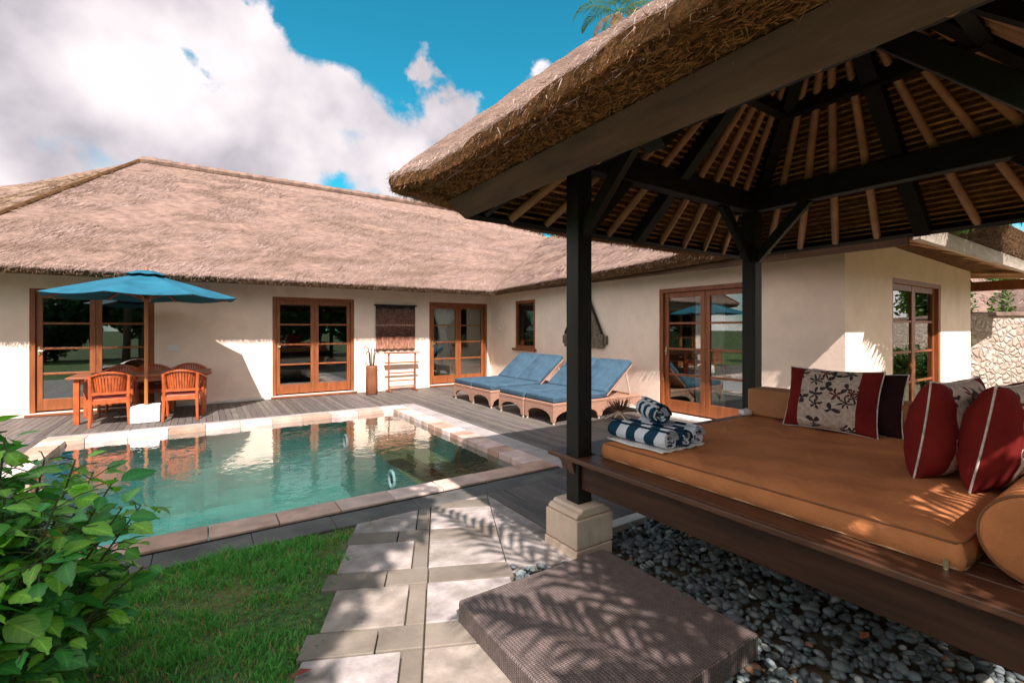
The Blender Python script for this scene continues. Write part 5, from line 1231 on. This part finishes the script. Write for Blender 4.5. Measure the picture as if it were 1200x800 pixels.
def palm(label, base, height, fr, lean=(0,0), trunk_r=.13, name='palm_tree', nut=False, leaf=.55, lw=.035, group=None, col=(.06,.14,.03), seed=0, cr=None, nl=38):
    """fr: list of (direction, elevation, length, droop, dry)"""
    t = thing(name, label, 'palm tree', base, 0, group); top = Vector((lean[0], lean[1], height))
    mb = MB(); pts = [Vector((lean[0]*k*k, lean[1]*k*k, height*k)) for k in np.linspace(0, 1, 14)]; mb.tube(pts, [trunk_r*(1.25-.45*k)*(1+.05*(i % 2)) for i, k in enumerate(np.linspace(0, 1, 14))], 12); obj('trunk', mb, MAT['trunk'], t, smooth=True)
    for i, (dh, el, ln, dr, dry) in enumerate(fr):
        V, C_ = frond_mesh_arrays(tuple(top), dh, el, ln, dr, nl, leaf, lw, (.22,.12,.05) if dry else col, dry, seed+i)
        obj('frond', np_mesh('frond', V, np.arange(len(V)).reshape(-1, 3), C_), MAT['palm_leaf'], t)
    if nut:
        for k in range(6):
            a = k*1.05; mb = MB(); bm = ico(2); mb.add([tuple(p*np.array([.10,.10,.13])+np.array([top.x+.2*math.cos(a), top.y+.2*math.sin(a), top.z-.2])) for p in bm[0]], [tuple(f) for f in bm[1]]); obj('coconut', mb, M_('coconut', (.16,.12,.04), .6, .3, 5) if 'coconut' not in bpy.data.materials else bpy.data.materials['coconut'], t, smooth=True)
    return t
def gpt(px, py, z):
    dep = (CAMH-z)*F_PX/(py-HOR); v = DV*dep+RV*dep*(px-600)/F_PX; return np.array([v[0], v[1], z])
def at_depth(px, py, dep):
    v = DV*dep+RV*dep*(px-600)/F_PX; return np.array([v[0], v[1], CAMH+dep*(HOR-py)/F_PX])
# tall coconut palm behind the villa
p_ = at_depth(724, 16, 27.0)
palm('tall coconut palm far behind the thatched roofs, against the blue sky', (p_[0], p_[1], 0), p_[2],
     [(R(a), R(e), l, R(d), dry) for a, e, l, d, dry in ((-20,35,3.4,120,0),(15,50,3.2,110,0),(60,30,3.4,110,0),(100,45,3,110,0),(150,30,3.3,120,0),(200,40,3.2,120,0),(250,35,3.0,130,0),(300,25,3.2,120,0),(-45,5,3.2,85,1),(330,60,3,100,0),(170,-20,2.6,70,1),(120,75,2.6,80,0),(40,-5,3.0,90,1),(225,-40,2.4,55,1))],
     trunk_r=.17, nut=True, leaf=.75, lw=.05, seed=40, col=(.10,.15,.04))
# palm behind the camera whose fronds throw the feathered shadows over path, step and daybed
def shadow_frond(tag_, a, b, h, nl=26, leaf=.45, lw=.045, seed=0): pass
SL = np.array([-.30, -.90, 1.0])
HC = 3.5
crown = np.array([1.80, .72, 0])+SL*HC
frs = []
for (gx_, gy_, tz_, dr) in ((1.58, 3.45, .1, 40), (1.98, 3.05, .1, 35), (1.12, 2.05, -.3, 50), (1.0, 1.35, -.35, 55), (2.10, 2.15, .2, 40), (2.95, 1.55, -.1, 45), (3.25, 1.15, -.2, 50), (.85, .3, -.3, 60), (1.4, -.9, -.2, 65), (2.7, -.5, 0, 60)):
    tgt = np.array([gx_, gy_, 0])+SL*(HC+tz_); d = tgt-crown; hlen = math.hypot(d[0], d[1]); el = math.atan2(d[2], hlen)+R(dr)*.42
    frs.append((math.atan2(d[1], d[0]), el, math.sqrt(hlen**2+d[2]**2)*1.10, R(dr), 0))
palm('slender garden palm standing behind the viewer beside the pavilion', (crown[0]+.2, crown[1]-.2, -.05), crown[2]+.05, frs, lean=(-.2, .2), trunk_r=.06, leaf=.44, lw=.052, seed=80, nl=23)
q_ = np.array([8.7, 2.55, .95])+SL*2.2
palm('bushy palm beside the pavilion throwing dappled shade on the end door wall', (q_[0]+.1, q_[1]-.3, -.05), q_[2]-.3, [(R(a), R(e), l, R(d), 0) for a, e, l, d in ((80,50,1.7,80),(120,40,1.6,80),(40,40,1.7,80),(160,55,1.5,90),(10,55,1.6,90),(200,40,1.5,95),(330,40,1.6,95),(280,50,1.5,90),(100,75,1.5,60),(60,20,1.6,60),(140,15,1.5,60))], lean=(-.1,.3), trunk_r=.07, leaf=.5, lw=.05, seed=160)

def leaf_cloud(centers, radii, n, size, cols, seed=0, flat=.5):
    """many small leaves through ellipsoid volumes"""
    r_ = np.random.default_rng(seed); VV = []; CC = []
    tot = sum(r[0]*r[1]*r[2] for r in radii)
    for c, r in zip(centers, radii):
        k = int(n*r[0]*r[1]*r[2]/tot); d = r_.normal(0, 1, (k, 3)); d /= np.linalg.norm(d, axis=1, keepdims=True); rad = r_.random((k, 1))**.42
        p = np.array(c)+d*rad*np.array(r); nr = d*.6+r_.normal(0, .7, (k, 3))+np.array([0,0,.6]); nr /= np.linalg.norm(nr, axis=1, keepdims=True)
        t = np.cross(nr, r_.normal(0, 1, (k, 3))); t /= np.linalg.norm(t, axis=1, keepdims=True); b = np.cross(nr, t); s = size*r_.uniform(.6, 1.3, (k, 1))
        q0 = p-t*s; q1 = p+b*s*flat; q2 = p+t*s-nr*s*.25; q3 = p-b*s*flat
        VV.append(np.stack([q0, q1, q2, q0, q2, q3], 1).reshape(-1, 3)); col = np.array(cols[0])+(np.array(cols[1])-np.array(cols[0]))*r_.random((k, 1)); CC.append(np.repeat(col, 6, 0))
    return np.concatenate(VV), np.concatenate(CC)
def tree(label, base, h, crown_c, crown_r, n, size, cols, seed, name='garden_tree', cat='tree', group=None, clumps=16):
    t = thing(name, label, cat, base, 0, group); r_ = np.random.default_rng(seed)
    mb = MB(); top = Vector((crown_c[0]*.8, crown_c[1]*.8, h*.75)); mb.tube([(0,0,0), (top.x*.3, top.y*.3, h*.35), tuple(top)], [.02*h+.02, .016*h+.015, .03], 9)
    cs, rs = [], []
    for k in range(clumps):
        d = r_.normal(0, 1, 3); d /= np.linalg.norm(d); c = np.array(crown_c)+np.array([0,0,0])+d*np.array(crown_r)*r_.uniform(.35, .8); cs.append(c); rs.append(np.array(crown_r)*r_.uniform(.28, .45))
        mb.tube([(top.x*.4, top.y*.4, h*.4), tuple((Vector(c)+top)/2-Vector((0,0,.1))), tuple(c)], [.03, .02, .008], 6)
    obj('trunk', mb, MAT['bark'], t); V, C_ = leaf_cloud(cs, rs, n, size, cols, seed)
    obj('crown', np_mesh('crown', V, np.arange(len(V)).reshape(-1, 3), C_), MAT['tree_leaf'], t); return t
GR = ((.03,.085,.018), (.075,.15,.035)); GR2 = ((.02,.06,.018), (.05,.11,.03)); GR3 = ((.06,.12,.02), (.14,.20,.05))
# tree behind the camera on the left: its shade lies over the lawn and the left of the path
def shade_tree(label, pts, hh, seed, n):
    pts = [np.array([x, y, 0])+SL*(hh+dz) for x, y, dz in pts]; c = sum(pts)/len(pts); base = Vector((c[0]-.2, c[1]-.3, -.03)); t = thing('garden_tree', label, 'tree', base); r_ = np.random.default_rng(seed)
    loc = [Vector(p)-base for p in pts]; mb = MB(); fork = Vector((.1, .1, hh*.62)); mb.tube([(0,0,0), (.08,.02,hh*.3), tuple(fork)], [.17,.13,.10], 10)
    for p in loc: mb.tube([tuple(fork), tuple(fork.lerp(p, .55)+Vector((0,0,.15))), tuple(p)], [.055,.035,.012], 6)
    obj('trunk', mb, MAT['bark'], t); V, C_ = leaf_cloud([tuple(p) for p in loc], [(r_.uniform(.52,.62), r_.uniform(.52,.62), r_.uniform(.4,.55)) for p in loc], n, .085, GR2, seed)
    obj('crown', np_mesh('crown', V, np.arange(len(V)).reshape(-1, 3), C_), MAT['tree_leaf'], t)
LA, LB = np.array([1.62, 3.72]), np.array([.30, 2.05]); LN = np.array([-.79, .61])
row = []
for off_, n_ in ((.50, 6), (1.15, 5), (1.8, 5)):
    for k in range(n_):
        q = LA+(LB-LA)*(k/(n_-1)*1.25-.05)+LN*off_; row.append((q[0], q[1], random.uniform(-.25, .25)))
shade_tree('broad leafy shade tree standing behind the viewer by the lawn', row, 6.2, 301, 12000)
row = [(-.35+.55*random.uniform(-1, 1)*1.6-.6, 1.35+random.uniform(-1, 1)*1.0, random.uniform(-.3, .3)) for k in range(14)]
shade_tree('taller leafy shade tree behind the viewer at the end of the lawn', row, 6.9, 302, 10000)
# trees along the far side of the garden, behind the viewer (mirrored in the glass)
for i, (x, y, h, rr) in enumerate(((-6.5, -9, 5, 2.2), (-2.8, -9.8, 5.6, 2.4), (1.2, -9.2, 5.2, 2.2), (5.2, -9.6, 5.8, 2.5), (9.2, -9.0, 5.2, 2.3), (13.2, -9.5, 5.8, 2.6), (17.5, -8.6, 5.4, 2.4))):
    w_ = ('first', 'second', 'third', 'fourth', 'fifth', 'sixth', 'seventh')[i]
    tree(w_+' tree from the left in the row behind the viewer, mirrored in the glazed doors', (x, y, -.07), h, (0, 0, h*.5), (rr*1.3, rr, h*.55), 7000, .2, GR if i % 2 else GR2, 340+i, group='trees along the garden behind the viewer', clumps=14)
# garden beyond the left end of the pool (seen mirrored in the doors)
for i, (x, y, h, rr, l) in enumerate(((-9.5, 8.5, 4.2, 2.0, 'bushy tree at the far left of the lawn beyond the pool'), (-11, 4.5, 5.0, 2.3, 'tall bushy tree on the left lawn'), (-8.5, 1.0, 3.6, 1.7, 'round bushy tree on the left lawn behind the viewer'))):
    tree(l, (x, y, -.03), h, (0, 0, h*.6), (rr, rr, h*.42), 5200, .16, GR if i % 2 else GR3, 320+i)
# hedge-like plants at the foot of the wall opposite the end door
def bush(label, base, r, h, n, size, cols, seed, name='garden_bush'):
    t = thing(name, label, 'bush', base); r_ = np.random.default_rng(seed); cs, rs = [], []; mb = MB()
    for k in range(9):
        a = r_.uniform(0, 2*PI); q = r_.uniform(0, .6)*r; c = (q*math.cos(a), q*math.sin(a), h*r_.uniform(.35, .8)); cs.append(c); rs.append((r*.45, r*.45, h*.28)); mb.tube([(0, 0, 0), tuple(Vector(c)*.6), c], [.02, .012, .005], 5)
    obj('stems', mb, MAT['bark'], t); V, C_ = leaf_cloud(cs, rs, n, size, cols, seed, .45); obj('foliage', np_mesh('foliage', V, np.arange(len(V)).reshape(-1, 3), C_), MAT['tree_leaf'], t); return t
WD = np.array([.83, -.56, 0]); WN = np.array([-.56, -.83, 0]); W0 = np.array([13.9, 2.95, 0])
for i, (s, l) in enumerate(((2.6, 'leafy bush at the foot of the stone wall, first from the villa'), (3.9, 'leafy bush at the foot of the stone wall, second from the villa'), (5.4, 'leafy bush at the foot of the stone wall, third from the villa'), (7.0, 'leafy bush at the foot of the stone wall, furthest from the villa'))):
    p = W0+WD*s+WN*.55; bush(l, (p[0], p[1], -.05), .5, 1.0+.15*(i % 2), 1800, .055, GR3 if i % 2 else GR, 400+i)
for i, (s, l) in enumerate(((6.2, 'leafy tree rising behind the stone wall, the nearer of two'), (9.4, 'leafy tree rising behind the stone wall, the further of two'))):
    p = W0+WD*s-WN*2.0; tree(l, (p[0], p[1], -.07), 5.2, (0, 0, 3.2), (1.9, 1.9, 2.0), 5200, .13, GR3 if i else GR, 440+i)
# rubble stone wall with its end pillar
wl = thing('stone_wall', 'pinkish rubble stone garden wall with a flat coping beyond the end of the villa', 'wall', tuple(W0), math.atan2(WD[1], WD[0]))
mb = MB(); mb.box(-6, 12, 0, .3, -.06, 1.78); obj('wall_body', mb, MAT['rubble'], wl)
mb = MB(); mb.box(-6, 12, -.05, .35, 1.783, 1.87); obj('wall_coping', mb, MAT['ridge'], wl, bevel=.015)
mb = MB(); mb.box(-.3, .30, -.16, -.003, -.06, 1.84); obj('pillar', mb, MAT['rubble'], wl, bevel=.01)
for s in (1.9, 4.6): 
    mb = MB(); mb.box(s, s+.04, -.02, -.003, 1.2, 1.6)
# plants and thatched roofs beyond the wall
p = W0+WD*1.75-WN*.9
palm('green feathery palm leaning over the stone wall at the right edge', (p[0], p[1], 0), 2.45, [(R(a), R(e), l, R(d), 0) for a, e, l, d in ((200,50,1.6,95),(150,60,1.5,90),(240,40,1.6,100),(100,50,1.5,90),(280,55,1.4,90),(20,50,1.5,90),(330,50,1.5,90),(180,75,1.4,60))], trunk_r=.07, leaf=.5, lw=.04, seed=130, col=(.09,.19,.04))
for i, (s, l) in enumerate(((.2, 'green bush showing over the stone wall, beside the villa wall'), (1.3, 'green bush showing over the middle of the stone wall'), (2.9, 'green bush showing over the stone wall under the palm'))):
    p = W0+WD*s-WN*.8; bush(l, (p[0], p[1], -.05), .6, 2.45, 3200, .05, GR if i != 1 else GR3, 420+i)
def far_house(label, c, rz, lx, ly, we, wr, seed):
    t = thing('neighbour_house', label, 'house', c, rz)
    mb = MB(); mb.box(-lx+.6, lx-.6, -ly+.6, ly-.6, 0, we+.3); obj('wall', mb, M_('neighbour_wall', (.16,.10,.07), .9, .2, 2) if 'neighbour_wall' not in bpy.data.materials else bpy.data.materials['neighbour_wall'], t)
    e = [Vector((-lx,-ly,we)), Vector((lx,-ly,we)), Vector((lx,ly,we)), Vector((-lx,ly,we))]; r0, r1 = Vector((-lx*.35, 0, wr)), Vector((lx*.35, 0, wr))
    mb = MB(); rough_surface(mb, (e[0], e[1], r1, r0), 20, 12, .03, seed); rough_surface(mb, (e[3], e[0], r0, r0), 14, 12, .03, seed+1); mb.add([e[1], e[2], r1], [(0,1,2)]); mb.add([e[2], e[3], r0, r1], [(0,1,2,3)])
    dn = [p-Vector((0,0,.2)) for p in e]
    for i in range(4): mb.add([e[i], e[(i+1) % 4], dn[(i+1) % 4], dn[i]], [(0,1,2,3)])
    mb.add(dn, [(0,1,2,3)])
    rf = obj('roof', mb, MAT['thatch'], t, fix=False)
    obj('straw', tri_mesh('straw', [straw_arrays([(e[0], e[1], r1, r0), (e[3], e[0], r0, r0)], 160, .35, .03, .2, .4)]), MAT['straw'], rf)
p = at_depth(1160, 385, 19.5); far_house('pinkish thatched neighbour roof seen over the stone wall, next to the villa end', (p[0], p[1], 0), R(-34), 4.2, 3.0, 1.75, 4.0, 60)
p = at_depth(1262, 385, 16.5); far_house('second thatched neighbour roof at the right edge, nearer and lower', (p[0], p[1], 0), R(-34), 2.6, 2.2, 1.95, 3.6, 64)

# big-leaved shrub at the lower left
def leaf_shape(L_, W_, r_):
    """ovate pointed leaf folded along its midrib: local x along, y across, z up"""
    st = [(0,.02),(.10,.42),(.24,.86),(.40,1.0),(.58,.86),(.76,.52),(.90,.20),(1,.0)]; V = []; F_ = []; fold = r_.uniform(.12, .38); dr = r_.uniform(.15, .6); wv = r_.uniform(-.03, .03)
    for i, (u, w) in enumerate(st):
        z = -dr*L_*u*u*.55; y = w*W_/2
        ser = .004*(i % 2)
        V += [(u*L_, y+ser, z+fold*y+wv*L_*math.sin(u*6)), (u*L_, 0, z), (u*L_, -y-ser, z+fold*y-wv*L_*math.sin(u*6+1))]
    for i in range(len(st)-1): k = i*3; F_ += [(k, k+1, k+4), (k, k+4, k+3), (k+1, k+2, k+5), (k+1, k+5, k+4)]
    return np.array(V), np.array(F_)
def shrub(label, base, stems, seed, extra=()):
    r_ = np.random.default_rng(seed); t = thing('leafy_shrub', label, 'shrub', base); VV = []; FF = []; CC = []; UV = []; off_ = 0; mb = MB(); lu = np.repeat(np.array([0,.10,.24,.40,.58,.76,.90,1]), 3); lvv = np.tile(np.array([1.,0.,-1.]), 8)
    def put(p, d, L_, col, tilt=0):
        nonlocal off_
        V, F_ = leaf_shape(L_, L_*r_.uniform(.52, .68), r_); d = Vector(d).normalized(); side = d.cross(Vector((0,0,1)))
        side = side.normalized() if side.length > .05 else Vector((1,0,0)); side = (Quaternion(d, tilt)@side); up = side.cross(d)
        A = np.array([d, -side, up]); VV.append(V@A+np.array(p)); FF.append(F_+off_); off_ += len(V); UV.append(np.stack([lu, lvv, lu*0], 1))
        mid = np.array(col); c = np.repeat(mid[None]*r_.uniform(.75, 1.25), len(V), 0); c[1::3] *= 1.35; CC.append(c)
    for (x0, y0, x1, y1, h, lv) in stems:
        pts = [Vector((x0+(x1-x0)*k**1.3, y0+(y1-y0)*k**1.3, h*k)) for k in np.linspace(0, 1, 9)]; mb.tube(pts, [.011*(1-.75*k) for k in np.linspace(0, 1, 9)], 6)
        for i in range(lv):
            k = .12+.88*(i+r_.random())/lv; q = min(7, int(k*8)); p = pts[q].lerp(pts[q+1], k*8-q); a = i*2.4+r_.normal(0, .4); pet = r_.uniform(.04, .13)
            d = Vector((math.cos(a), math.sin(a), r_.uniform(-.1, .55))); b = p+d*pet; mb.tube([p, p+d*pet*.6+Vector((0,0,.01)), b], .0022, 4, cap=False)
            L_ = (.062+.085*r_.random()**1.3)*(1.05-.22*k); young = r_.random() < .2+.3*(k > .8)
            if i >= lv-5: p = pts[8].lerp(pts[7], r_.random()*.5); b = p+d*pet*.5
            put(b, d+Vector((0,0,r_.uniform(-.7, .15))), L_, (.17,.40,.05) if young else ((.05,.235,.05) if r_.random() < .65 else (.09,.30,.055)), r_.normal(0, .5))
    for (p, d, L_, col) in extra: put(p, d, L_, col)
    obj('stems', mb, M_('shrub_stem', (.07,.08,.03), .7, .3, 20), t)
    me = np_mesh('leaves', np.concatenate(VV), np.concatenate(FF), np.concatenate(CC), smooth=True); a_ = me.attributes.new('pc', 'FLOAT_VECTOR', 'POINT'); a_.data.foreach_set('vector', np.concatenate(UV).astype(np.float32).ravel()); obj('leaves', me, MAT['leaf'], t); return t
r_ = np.random.default_rng(77); stems = []
for k in range(85):
    a = r_.uniform(0, 2*PI); q = .46*r_.random()**.7; stems.append((.08*math.cos(a), .08*math.sin(a), q*math.cos(a)*1.1, q*math.sin(a), r_.uniform(.35, 1.15)*(1.07-.5*q), 50))
stems += [(.02, 0, .10, -.02, 1.13, 20), (-.02, .03, -.05, -.1, 1.15, 20), (.05, 0, .45, -.16, .84, 16), (.05, .02, .52, -.22, .62, 14), (.03, .03, .44, -.24, .98, 12), (.05, -.05, .30, -.30, .45, 16), (.05, -.08, .26, -.42, .55, 16), (0, -.08, .10, -.45, .70, 20), (0, -.1, .02, -.50, .5, 22), (.03, -.05, .22, -.36, .75, 18)]
yl = [((.24, -.16, .80), (.7, -.7, -.2), .075, (.55,.30,.02))]
shrub('dense green broad-leaved shrub filling the lower left corner beside the lawn', (-.71, 2.49, -.03), stems, 7, yl)
